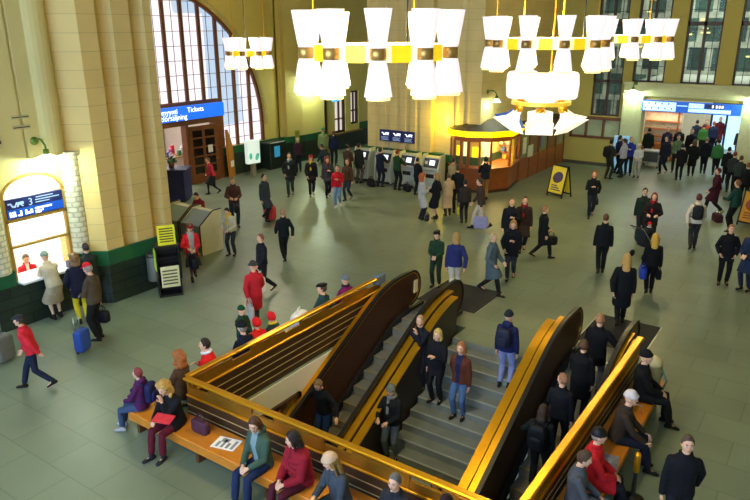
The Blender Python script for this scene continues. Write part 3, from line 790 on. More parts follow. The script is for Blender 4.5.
# lamp cluster below the second chandelier
LC = thing('lamp_cluster', 'hanging cluster of drum shades and flared reflectors on a gold ring', 'lamp', (14.45, 5.53, 5.25), az(14.45, 5.53))
n = 32; b = MB()
b.loft([[(r_*math.cos(2*PI*i/n), r_*math.sin(2*PI*i/n), z_) for r_, z_ in ((.56, -.04), (.64, -.04), (.64, .04), (.56, .04))] for i in range(n)], closed=True)
b.build('gold_ring', mat('gold_ring_lit', '#f0cc48', .3, metal=.6, var=.1, emit=.3, ecolor='#ffd850'), LC)
for i in range(3):
    a = 2*PI*i/3; o = (.5*math.cos(a), .5*math.sin(a), .36)
    b = MB(); b.lathe([(.02, .27), (.30, .27), (.34, .22), (.36, 0), (.34, -.26), (.30, -.30), (.02, -.29)], o, 24); d_ = autosmooth(b.build('drum_shade', SHADE, LC), 40)
    b = MB(); b.lathe([(.05, -.42), (.09, -.4), (.05, -.34), (.08, -.29)], o, 12, cap=True); b.build('gold_finial', GOLD, d_, True)
for i in range(6):
    a = 2*PI*i/6+.0; R_ = M.Rotation(a, 3, 'Z') @ M.Rotation(math.radians(34), 3, 'Y').inverted()
    c0 = V((.55*math.cos(a), .55*math.sin(a), -.15))
    RR = R_.to_4x4(); 
    q = MB(); prof_ = [(.06, 0), (.075, -.1), (.12, -.22), (.29, -.40)]
    rings = []
    for r_, z_ in prof_+[(r_-.015, z_) for r_, z_ in prof_[::-1]]:
        rings.append([c0+R_ @ V((sx*r_, sy*r_, z_)) for sx, sy in ((1, 1), (-1, 1), (-1, -1), (1, -1))])
    q.loft(rings, cap=False); fl = q.build('flared_reflector', mat('reflector_white', '#f6f2e4', .5, var=.03, emit=.45, ecolor='#fff0d0') if i != 4 else mat('reflector_blue', '#2a5ec4', .4, var=.05), LC)
    q = MB(); q.lathe([(.0, .08), (.09, .07), (.1, -.02), (.07, -.04)], c0, 14); q.build('lamp_cap', GOLD, fl, True)
for i in range(3):
    a = 2*PI*(i+.15)/3; b = MB(); b.tube([(.5*math.cos(a), .5*math.sin(a), 0), (.5*math.cos(a), .5*math.sin(a), 9.6)], .016, 8); b.build('suspension_rod', GOLD, LC, True)

# ------------------------------------------------------------------ ticket machines
def machine(label, x, y):
    T = thing('ticket_machine', label, 'ticket machine', (x, y, 0), PI, 'ticket machines along the tiled wall')
    G = mat('machine_grey', '#aab3a8', .45, var=.06); G2 = mat('machine_side', '#c9cbb0', .5, var=.05)
    b = MB(); b.box(-.3, .3, -.42, .42, 0, .1, 0, .01); b.build('plinth', DKSTEEL, T)
    b = MB(); b.prism([(-.28, .1), (.26, .1), (.24, .95), (.05, 1.42), (-.28, 1.46)], 'y', -.4, .4); b.build('body', G, T)
    for s_ in (-1, 1):
        b = MB(); b.prism([(-.3, .05), (.36, .05), (.34, 1.02), (.1, 1.55), (-.3, 1.55)], 'y', s_*.41, s_*.45); b.build('side_panel', G2, T)
    dx, dz = -.19, .47; L_ = math.hypot(dx, dz); ax = V((dx/L_, 0, dz/L_)); nr = V((dz/L_, 0, -dx/L_))
    c = V((.145, 0, 1.185))
    b = MB(); b.obox(c+nr*.006, (0, 1, 0), ax, nr, (.36, .21, .006)); b.build('control_panel', DKSTEEL, T)
    b = MB(); b.obox(c+nr*.014+V((0, .05, .02)), (0, 1, 0), ax, nr, (.13, .11, .006)); b.build('screen', mat('machine_screen', '#dfeaf2', .3, var=.2, vscale=18, emit=.9, ecolor='#cfe0ee'), T)
    b = MB()
    for k in range(3):
        for j in range(3): b.obox(c+nr*.016+V((0, -.2-.05*k, 0))+ax*(.06-.05*j), (0, 1, 0), ax, nr, (.017, .016, .006))
    b.build('keypad', STEEL, T)
    b = MB(); b.box(.235, .275, -.2, .2, .55, .72, 0, .01); b.build('ticket_slot', DKSTEEL, T)
    b = MB(); b.box(.24, .3, -.24, .3, .86, .9, 0, .01); b.build('shelf', STEEL, T)
MY = [18.2, 16.95, 15.7, 14.5]
for y, lb in zip(MY, ('grey ticket machine at the left end of the row', 'grey ticket machine used by the person in dark blue', 'grey ticket machine used by the person in green', 'grey ticket machine at the right end nearest the kiosk')):
    machine(lb, 25.5, y)
S_ = thing('machine_sign', 'dark blue three panel sign with white logos above the ticket machines', 'sign', (26.36, 17.92, 1.76))
for k in range(3):
    y1_ = -.645*k
    b = MB(); b.box(0, .06, y1_-.63, y1_, 0, .53, 0, .008); pn = b.build('sign_panel', DKBLUE, S_)
    vr_logo(pn, facing('x', (0, y1_-.12, .27)), .16, SIGNWHITE)
    b = MB()
    for j, w_ in enumerate((.4, .36, .42)): b.box(-.006, 0, y1_-.1-w_, y1_-.1, .18-.06*j, .205-.06*j)
    b.build('small_print', SIGNPALE, pn)
for y in (-.5, -1.4):
    b = MB(); b.tube([(.06, y, 0), (.06, y, -.7)], .02, 6); b.build('post', STEEL, S_)

# ------------------------------------------------------------------ kiosk
K = thing('kiosk', 'brown wooden kiosk with lit windows under a glowing yellow fascia', 'kiosk', (27.3, 13.1, 0))
ko = V((27.3, 13.1, 0))
fp = [(28.9, 11.97), (27.1, 11.62), (26.25, 12.1), (25.8, 12.95), (25.95, 13.7), (26.5, 14.15)]
loc = [V((x, y, 0))-ko for x, y in fp]
def offs(pts, d):
    c = V((.6, 0, 0)); out = []
    for p in pts: out.append(p+(p-c).normalized()*d)
    return out
back = [V((28.9, 14.15, 0))-ko]
def kpoly(d, zlist, nm, m_, parent=K):
    b = MB(); ring = offs(loc, d)+back
    b.loft([[p+V((0, 0, z)) for p in ring] for z in zlist]); return b.build(nm, m_, parent)
kpoly(0, (0, 1.02), 'base', KWOOD)
kpoly(.03, (0, .12), 'skirting', DKBROWN)
kpoly(.12, (1.02, 1.08), 'counter', KWOOD)
kpoly(.02, (2.2, 2.42), 'lintel', KWOOD)
kpoly(.22, (2.42, 2.66), 'fascia', YELLOWLIT)
b = MB(); r0 = [p+V((0, 0, 2.66)) for p in offs(loc, .2)+back]; r1 = [p*.35+V((.35, 0, 3.0)) for p in offs(loc, .0)+back]
b.loft([r0, r1]); b.build('roof', mat('kiosk_roof', '#4a3f34', .7, var=.2), K)
KG = mat('kiosk_glass', '#fff8e0', .04, var=0, trans=.97)
KG.node_tree.nodes['Principled BSDF'].inputs['IOR'].default_value = 1.06
for i in range(5):
    p, q = loc[i], loc[i+1]
    nseg = 1 if i in (1, 4) else 2
    d = (q-p).normalized(); nn = V((d.y, -d.x, 0))
    for j in range(nseg+1 if i == 4 else nseg):
        c = p.lerp(q, j/nseg)
        b = MB(); b.obox(c+V((0, 0, 1.64)), d, nn, (0, 0, 1), (.045, .05, .58)); b.build('post', KWOOD, K)
    mid = (p+q)/2+V((0, 0, 1.64))
    b = MB(); b.obox(mid-nn*.02, d, nn, (0, 0, 1), ((q-p).length/2-.05, .006, .56)); b.build('pane', KG, K)
b = MB(); b.box(-.5, .9, -.5, .5, 2.15, 2.19); b.build('ceiling_lamp', mat('kiosk_lamp', '#fff2c0', .5, var=0, emit=4, ecolor='#ffe9a0'), K)
alight('kiosk_light', (27.4, 13.1, 2.13), (1.6, 1.2), 240, (1, .82, .4))
# goods behind the glass
b = MB(); b.box(28.85-ko.x, 28.9-ko.x, 12.1-ko.y, 14.1-ko.y, 1.0, 2.3); b.box(-.7, 1.55, .98, 1.03, 1.08, 2.3); b.build('back_wall', mat('kiosk_inside', '#f2e6b4', .7, var=.1), K)
kc = ['#f2d51c', '#e04a2a', '#e8e8e0', '#2a6a3a', '#f0b020', '#3a60b0', '#f6f0d0']
for k in range(14):
    z_ = 1.1+.32*(k % 4); y_ = -1.0+.2*(k // 2) + .1*(k % 2)
    b = MB(); b.box(1.28, 1.42, y_-.07, y_+.07, z_, z_+.2, 0, .01)
    g_ = b.build('goods_box', mat('goods_%d' % (k % 7), kc[k % 7], .5, var=.1), None)
    g_.location = ko
    tag(g_, 'small coloured packet on the shelves inside the kiosk', 'packet', 'packets on the kiosk shelves')
b = MB()
for z_ in (1.08, 1.40, 1.72, 2.04): b.box(1.25, 1.5, -1.0, .95, z_-.02, z_)
b.build('shelf', KWOOD, K)
b = MB(); b.obox((loc[0]+loc[1])/2+V((-.35, -.08, 1.65)), (loc[0]-loc[1]).normalized(), V((.19, -.98, 0)), (0, 0, 1), (.16, .01, .5))
b.build('yellow_poster', mat('poster_yellow', '#e8c818', .5, var=.3, vscale=6, emit=.3), K)
DISP = mat('lit_display', '#fff4cc', .5, var=.2, vscale=4, emit=.75, ecolor='#fff0c0')
for i, (t_, hh, mm) in enumerate(((.25, .3, DISP), (.75, .22, YELLOWLIT))):
    for sg in (2, 3):
        p, q = loc[sg], loc[sg+1]
        d = (q-p).normalized(); nn = V((d.y, -d.x, 0))
        if nn.dot(p) > 0: nn = -nn
        b = MB(); b.obox(p.lerp(q, t_)+V((0, 0, 1.86-.1*i))-nn*-.10 if False else p.lerp(q, t_)+V((.12, 0, 1.85-.1*i)), d, nn, (0, 0, 1), (.13, .012, hh)); b.build('lit_display', mm, K)
# panelled timber partition running on to the far wall
Kp = thing('timber_partition', 'brown timber and glass partition running from the kiosk to the far wall', 'partition', (28.95, 12.0, 0))
b = MB(); b.box(0, 5.95, -.04, .06, 0, 1.05); b.build('lower_panel', KWOOD, Kp)
b = MB(); b.box(0, 5.95, -.05, .07, 2.15, 2.42); b.build('header', mat('partition_header', '#5a4a3a', .5), Kp)
for k in range(6):
    x_ = .02+k*1.18; b = MB(); b.box(x_, x_+.12, -.06, .08, 0, 2.2); b.build('post', BROWN, Kp)
for k in range(5):
    x_ = .14+k*1.18; b = MB(); b.box(x_, x_+1.06, 0, .03, 1.05, 2.15); b.build('pane' if k % 2 else 'panel', mat('partition_glass', '#8a9468', .2, var=.4, vscale=1.5) if k % 2 == 0 else mat('partition_board', '#7a5a34', .4, var=.2), Kp)
b = MB(); b.box(1.0, 1.6, -.09, -.05, 1.0, 1.55, 0, .01); b.build('pale_box', mat('pale_box', '#c9c9a8', .5), Kp)
for k, (x_, c_) in enumerate(((.35, '#d8d4b0'), (2.6, '#6a7a8a'))):
    b = MB(); b.box(x_, x_+.42, -.075, -.06, 1.25, 2.0); b.build('poster', mat('poster_%d' % k, c_, .5, var=.2, vscale=8), Kp)
b = MB(); b.box(29, 35, 12.05, 12.8, 2.42, 2.5); struct(b.build('trim_8', DKBROWN))

# ------------------------------------------------------------------ sandwich boards
def sandwich(label, x, y, rz, c1, c2, w=.78, h=1.25):
    S = thing('sandwich_board', label, 'sandwich board', (x, y, 0), rz)
    for s_ in (1, -1):
        R_ = M.Translation((0, s_*.3, .0)) @ M.Rotation(math.radians(12*s_), 4, 'X')
        b = MB()
        for q in ((-w/2, w/2, 0.1, .17), (-w/2, w/2, h-.06, h), (-w/2, -w/2+.05, 0, h), (w/2-.05, w/2, 0, h)): b.box(q[0], q[1], -.02, .02, q[2], q[3])
        b.v = [R_ @ V(p) for p in b.v]; fr = b.build('frame', BLACK, S)
        b = MB(); b.box(-w/2+.04, w/2-.04, -.01, .01, .15, h-.05); b.v = [R_ @ V(p) for p in b.v]; pp = b.build('poster', mat('poster_'+c1[1:], c1, .45, var=.08), S)
        b = MB(); b.ball((0, s_*.012, h*.62), (w*.33, .008, h*.17), rot=M.Rotation(.5*s_, 3, 'Y')); 
        for k in range(3): b.box(-w*.3, w*.3-.1*k, s_*.011, s_*.016, .28+.09*k, .33+.09*k)
        b.v = [R_ @ V(p) for p in b.v]; b.build('print', mat('print_'+c2[1:], c2, .5, var=.35, vscale=18), pp)
    return S
sandwich('yellow poster sandwich board standing on the floor right of the kiosk', 27.4, 9.4, math.radians(68+180), '#e8cf2a', '#4a3a5a', .85, 1.35)
sandwich('orange poster sandwich board at the right edge of the hall', 26.9, 2.05, math.radians(70+180), '#c8902a', '#8a4a18', .8, 1.3)

# ------------------------------------------------------------------ furniture by the left pillar
T = thing('litter_bin', 'silver litter bin fixed to the dark tiles of the pillar', 'bin', (10.7, 14.64, .32))
b = MB(); b.lathe([(.0, .0), (.19, .0), (.2, .03), (.2, .68), (.205, .7)], n=24); b.build('drum', STEEL, T, True)
b = MB(); b.lathe([(.205, .68), (.21, .72), (.205, .76), (.15, .76), (.14, .5), (.0, .5)], n=24); b.build('lid', mat('bin_lid', '#4d5048', .4, metal=.7), T, True)
b = MB(); b.box(-.06, .06, .15, .21, .1, .6); b.build('wall_bracket', DKSTEEL, T)
T = thing('leaflet_stand', 'black leaflet stand with yellow notices beside the litter bin', 'stand', (10.74, 14.12, 0), math.radians(-32))
b = MB(); b.box(-.3, .3, -.2, .2, 0, .06, 0, .01); b.box(-.3, .3, -.2, .2, 1.34, 1.42); b.box(-.3, -.27, -.2, .2, 0, 1.4); b.box(.27, .3, -.2, .2, 0, 1.4); b.box(-.3, .3, .17, .2, 0, 1.4); b.build('cabinet', BLACK, T)
for k in range(4):
    b = MB(); b.box(-.27, .27, -.18, .17, .3+.26*k, .32+.26*k); b.build('shelf', BLACK, T)
b = MB(); b.box(-.22, .25, -.215, -.19, .28, .86); p_ = b.build('notice_sheet', mat('sheet_cream', '#ded8a0', .6, var=.1), T)
b = MB()
for k in range(5): b.box(-.18, .2, -.22, -.215, .36+.09*k, .4+.09*k)
b.build('print', mat('print_grey', '#5a5a40', .6), p_)
b = MB(); b.box(-.2, .25, -.1, -.08, 1.42, 1.95); p_ = b.build('yellow_notice', mat('sheet_yellow', '#e8e020', .6, var=.05), T)
b = MB()
for k in range(6): b.box(-.15, .2, -.105, -.1, 1.5+.07*k, 1.53+.07*k)
b.build('print', mat('print_dark', '#3a3a20', .6), p_)
b = MB(); b.box(-.325, -.305, -.18, .16, .75, 1.3); p_ = b.build('green_notice', mat('sheet_green', '#b8d83a', .6, var=.1), T)
# booth desks with sloping tops
def booth(label, x, y, rz, ctop):
    B = thing('writing_desk', label, 'desk', (x, y, 0), rz, 'sloping writing desks by the pillar')
    SIDE = mat('desk_side', '#c9c39a', .55, var=.06)
    b = MB(); b.prism([(-.42, 0), (.42, 0), (.42, .95), (-.12, 1.28), (-.42, 1.28)], 'y', -.45, .45); b.build('carcass', SIDE, B)
    b = MB(); b.obox((.15, 0, 1.125), (0, 1, 0), V((.54, 0, -.33)).normalized(), V((.33, 0, .54)).normalized(), (.45, .33, .015)); b.build('sloping_top', mat(ctop[0], ctop[1], .4, var=.08), B)
    b = MB(); b.box(.42, .44, -.43, .43, .08, .93); b.build('front_panel', mat('desk_blue', '#6a7c84', .5, var=.12), B)
    b = MB(); b.prism([(-.45, 0), (.46, 0), (.46, .97), (-.1, 1.36), (-.45, 1.36)], 'y', .45, .475); b.build('divider', SIDE, B)
    b = MB(); b.prism([(-.45, 0), (.46, 0), (.46, .97), (-.1, 1.36), (-.45, 1.36)], 'y', -.475, -.45); b.build('divider', SIDE, B)
    for s_ in (-1, 1):
        b = MB(); b.tube([(.46, s_*.465, 0), (.46, s_*.465, .97), (-.1, s_*.465, 1.36), (-.45, s_*.465, 1.36)], .02, 6); b.build('edge_strip', DKSTEEL, B)
    return B
booth('green topped sloping writing desk nearest the pillar', 13.85, 17.35, PI, ('desk_green', '#7d9a74'))
booth('blue grey topped sloping writing desk in front of the seated visitor', 13.85, 16.33, PI, ('desk_bluegrey', '#8fa2a8'))
T = thing('info_desk', 'dark blue free standing desk in the transept entrance', 'desk', (17.8, 22.45, 0), math.radians(-55))
b = MB(); b.prism([(-.55, -.45), (.55, -.45), (.62, .45), (-.62, .45)], 'z', 0.06, 1.3); b.build('body', mat('navy_panel', '#161a4e', .5, var=.08), T)
b = MB(); b.box(-.66, .66, -.5, .5, 1.3, 1.36, 0, .02); b.build('top', mat('desk_top_dark', '#23263c', .4), T)
b = MB(); b.box(-.5, .5, -.4, .4, 0, .06); b.build('plinth', BLACK, T)
T = thing('potted_flowers', 'pot of flowers standing on the dark blue desk', 'flowers', (17.8, 22.5, 1.36))
b = MB(); b.lathe([(0, 0), (.1, 0), (.13, .2), (.12, .2)], n=14); b.build('pot', BROWN, T, True)
b = MB()
for k in range(22): b.ball((rnd.uniform(-.2, .2), rnd.uniform(-.2, .2), .25+rnd.uniform(0, .22)), .06, nu=6, nv=4)
b.build('leaves', mat('leaf_green', '#3a5a30', .7, var=.3), T)
b = MB()
for k in range(9): b.ball((rnd.uniform(-.2, .2), rnd.uniform(-.2, .2), .38+rnd.uniform(0, .18)), .05, nu=6, nv=4)
b.build('blossom', mat('blossom', '#d8c8d8', .6, var=.3), T)
# light box advertisement
T = thing('advert_light_box', 'white lit advertising box on a post by the green tiles', 'sign', (22.9, 22.9, 0), math.radians(-12))
b = MB(); b.box(-.1, .1, -.1, .1, 0, .75, 0, .01); b.build('post', STEEL, T)
b = MB(); b.box(-.36, .36, -.12, .12, .68, 1.8, 0, .03); b.build('case', mat('advert_lit', '#c8d4ce', .4, var=.15, vscale=2.5, emit=.4, ecolor='#dff4ea'), T)
b = MB(); b.ball((-.18, -.125, 1.05), (.08, .01, .16)); b.ball((.18, -.125, 1.0), (.1, .01, .18), rot=M.Rotation(.4, 3, 'Y')); b.build('print', mat('advert_print', '#4ab8a0', .5, var=.4, emit=.3), T)
# leaning orange board / door edge by the brown door
T = thing('leaning_board', 'orange brown board leaning beside the brown door', 'board', (22.15, 23.75, 0), math.radians(20))
b = MB(); b.prism([(0, 0), (.55, 0), (.42, 1.5), (.02, 2.3), (-.08, 2.3), (-.1, 1.4)], 'y', -.05, .05); b.build('board', mat('board_orange', '#b8751e', .5, var=.12), T)
b = MB(); b.box(.1, .42, -.06, -.05, .5, .8); b.build('label_plate', PAPER, T)
# dark phone cabinets against the tiles
T = thing('telephone_cabinet', 'dark cabinet with a small blue lit panel against the green tiles', 'cabinet', (25.25, 23.7, 0))
b = MB(); b.box(-.6, .6, -.3, .36, 0, 1.35, 0, .03); b.build('body', mat('cabinet_dark', '#16241e', .45), T)
b = MB(); b.box(-.3, .1, -.32, -.3, .6, 1.15, 0, .004); b.build('lit_panel', mat('panel_blue', '#2f86a8', .4, var=.5, vscale=9, emit=.35, ecolor='#2f90c0'), T)
b = MB(); b.box(.35, .5, -.34, -.3, .7, 1.05, 0, .01); b.build('handset', BLACK, T)
T = thing('notice_post', 'slim yellow notice post beside the dark cabinet', 'notice', (26.7, 23.4, 0))
b = MB(); b.box(-.05, .05, -.03, .03, 0, 1.2); b.build('post', DKSTEEL, T)
b = MB(); b.box(-.17, .17, -.05, -.03, .95, 1.75); b.build('panel', mat('notice_yellowgreen', '#9aa03a', .5, var=.15), T)
b = MB(); b.box(-.17, .17, -.06, -.03, .3, .7); b.build('lower_panel', mat('notice_pale', '#a8c0a8', .5, var=.15), T)
# goods in the shop behind the entrance
T = thing('shop_counter', 'white counter inside the shop behind the transept entrance', 'counter', (20.4, 26.2, 0))
b = MB(); b.box(-1.3, 1.9, -.35, .35, 0, .95); b.build('body', mat('shop_counter_white', '#e6dcd6', .5, var=.05), T)
b = MB(); b.box(-1.35, 1.95, -.4, .4, .95, 1.0); b.build('top', mat('shop_counter_brown', '#8a6a40', .5), T)
gcol = ['#d83a3a', '#e8e4e0', '#2a3a8a', '#3a8a4a', '#e8c83a', '#b04a9a', '#f0f0f0', '#20242c']
for k in range(14):
    x_ = 19.2+.22*k; z_ = 1.0
    T = thing('gift_bag', 'bright gift bag on the counter behind the entrance', 'bag', (x_, 26.2+.1*(k % 3-1), z_), .3*(k % 4), 'gift bags on the shop counter')
    hh = .25+.12*(k % 3)
    b = MB(); b.box(-.09, .09, -.05, .05, 0, hh, 0, .012); b.build('bag', mat('gift_%d' % (k % 8), gcol[(k*3) % 8], .5, var=.1), T)
    b = MB(); b.tube([(-.04, 0, hh), (-.03, 0, hh+.07), (.03, 0, hh+.07), (.04, 0, hh)], .006, 5); b.build('handle', PAPER, T)
T = thing('shop_shelf', 'tall shelf of goods at the back of the shop', 'shelf', (19.9, 29.6, 0))
b = MB(); b.box(-3, 3, -.25, .3, 0, .1)
for z_ in (.7, 1.3, 1.9, 2.5): b.box(-3, 3, -.25, .3, z_, z_+.05)
for x_ in (-3, -1.5, 0, 1.5, 2.95): b.box(x_, x_+.05, -.25, .3, 0, 2.55)
b.build('rack', BROWN, T)
for k in range(28):
    x_ = 17.2+.2*k
    for zi, z_ in enumerate((1.35, 1.95)):
        b = MB(); hh = .2+.05*((k*7+zi) % 5); b.box(-.07, .07, -.1, .1, 0, hh, 0, .01)
        o = b.build('shop_goods', mat('gift_%d' % ((k+zi*3) % 8), gcol[0], .5)); o.location = (x_, 29.55, z_)
        tag(o, 'small coloured box on the shelves at the back of the shop', 'box', 'boxes on the shop shelves')
# shop front and furniture beyond the far doorway
T = thing('newsstand', 'newsstand with a red sign and orange shelves inside the far doorway', 'newsstand', (38.6, 8.0, 0))
b = MB(); b.box(-.3, .5, -1.0, .9, 0, .9); b.build('counter', mat('stand_orange', '#a8641e', .5, var=.2), T)
b = MB(); b.box(.3, .5, -1.0, .9, .9, 2.6); b.build('back_panel', mat('stand_cream', '#e8d8b8', .6, var=.3, vscale=4), T)
b = MB(); b.box(-.4, .5, -1.1, 1.0, 2.6, 2.95, 0, .02); b.build('fascia', mat('stand_red', '#c8202a', .4, emit=.5, ecolor='#d82028'), T)
for s_ in (-.95, .85):
    b = MB(); b.box(-.3, -.22, s_, s_+.08, .9, 2.6); b.build('post', mat('stand_orange', '#a8641e', .5), T)
for k in range(3):
    b = MB(); b.box(0, .32, -.9, .8, 1.2+.4*k, 1.24+.4*k); b.build('shelf', mat('stand_orange', '#a8641e', .5), T)
alight('newsstand_light', (38.2, 7.9, 2.5), (1.0, 1.6), 16, (1, .85, .6))
T = thing('information_sign', 'pale blue standing information sign left of the far doorway', 'sign', (34.2, 8.75, 0))
b = MB(); b.box(-.03, .03, -.42, .42, 0, 1.75, 0, .01); b.build('panel', mat('info_pale', '#8fc0d8', .5, var=.1, emit=.25, ecolor='#8fc8e8'), T)
b = MB(); b.box(-.04, -.03, -.25, .25, 1.35, 1.6); b.box(-.04, -.03, -.42, .42, 1.15, 1.2); b.box(-.04, -.03, -.2, .2, .7, 1.05); b.build('print', mat('info_print', '#28508a', .5), T)
T = thing('baggage_trolley', 'grey metal frame trolley standing by the far doorway', 'trolley', (36.2, 7.75, 0), 0)
for x_, y_ in ((-.3, -.4), (.3, -.4), (-.3, .4), (.3, .4)):
    b = MB(); b.tube([(x_, y_, .05), (x_, y_, .85)], .03, 6); b.build('leg', STEEL, T)
    b = MB(); b.lathe([(0, -.03), (.05, -.03), (.05, .03), (0, .03)], (x_, y_, .05), 10, rot=M.Rotation(PI/2, 3, 'X')); b.build('wheel', RUBBER, T)
b = MB(); b.box(-.33, .33, -.43, .43, .8, .86); b.build('upper_deck', mat('trolley_grey', '#9a9e9a', .45), T)
b = MB(); b.box(-.3, .3, -.4, .4, .25, .29); b.build('lower_deck', mat('trolley_grey', '#9a9e9a', .45), T)
b = MB(); b.box(-.31, -.29, -.4, .4, .3, .8); b.build('side_panel', mat('trolley_dark', '#38403c', .5), T)

for x_, z_, w_, h_ in ((8.17, 4.62, .42, .1), (8.17, 4.86, .42, .08), (7.62, 4.25, .1, .3)):
    V0 = thing('wall_grille', {4.62: 'lower pale slotted grille on the wall above the ticket lamp', 4.86: 'upper pale slotted grille on the wall above the ticket lamp', 4.25: 'small upright grille on the wall left of the ticket lamp'}[z_], 'grille', (x_, 15.5, z_))
    b = MB(); b.box(-w_/2, w_/2, -.02, 0, 0, h_, 0, .004); b.build('plate', mat('grille_plate', '#b8ac78', .7), V0)
    b = MB(); b.box(-w_/2+.02, w_/2-.02, -.024, -.02, h_*.35, h_*.6); b.build('slot', DKBROWN, V0)
# ------------------------------------------------------------------ people
SKIN = {'a': mat('skin_a', '#d9a98a', .55, var=.06, spec=.35), 'b': mat('skin_b', '#c98f6c', .55, var=.06, spec=.35)}
LIPS = mat('lips', '#a85a50', .5, var=0); EYE = mat('eye', '#1c1814', .25, var=0); EYEW = mat('eye_white', '#cdbdae', .3, var=0)
POST = []          # (object, voxel size, smoothing, paint function)

def ik(a, b, l1, l2, pole):
    d = b-a; L = min(d.length, (l1+l2)*.999); dn = d.normalized()
    b2 = a+dn*L
    x = (l1*l1-l2*l2+L*L)/(2*L); h = math.sqrt(max(0, l1*l1-x*x))
    p = pole-dn*pole.dot(dn)
    if p.length < 1e-5: p = V((0, -1, 0))
    return a+dn*x+p.normalized()*h, b2

def ering(c, ax, ay, ra, rb, n=20, e=.85):
    out = []
    for k in range(n):
        t = 2*PI*k/n; ct, st_ = math.cos(t), math.sin(t)
        out.append(V(c)+V(ax)*ra*math.copysign(abs(ct)**e, ct)+V(ay)*rb*math.copysign(abs(st_)**e, st_))
    return out

ARMS = {'down': (.06, .03, -.54), 'swf': (.03, .26, -.45), 'swb': (.07, -.2, -.48), 'pocket': (.03, .14, -.44), 'front': (-.12, .27, -.34),
        'chest': (-.10, .24, -.16), 'lap': (-.10, .34, -.36), 'lap2': (-.13, .30, -.30), 'face': (-.15, .17, .02), 'hold': (-.02, .33, -.26), 'reach': (.0, .47, -.2),
        'rail': (.24, .26, -.36), 'counter': (-.03, .42, -.32), 'knee': (-.02, .42, -.42), 'out': (.22, .08, -.48), 'back': (-.08, -.16, -.45), 'book': (-.08, .36, -.28)}

def smooth01(x): x = max(0., min(1., x)); return x*x*(3-2*x)

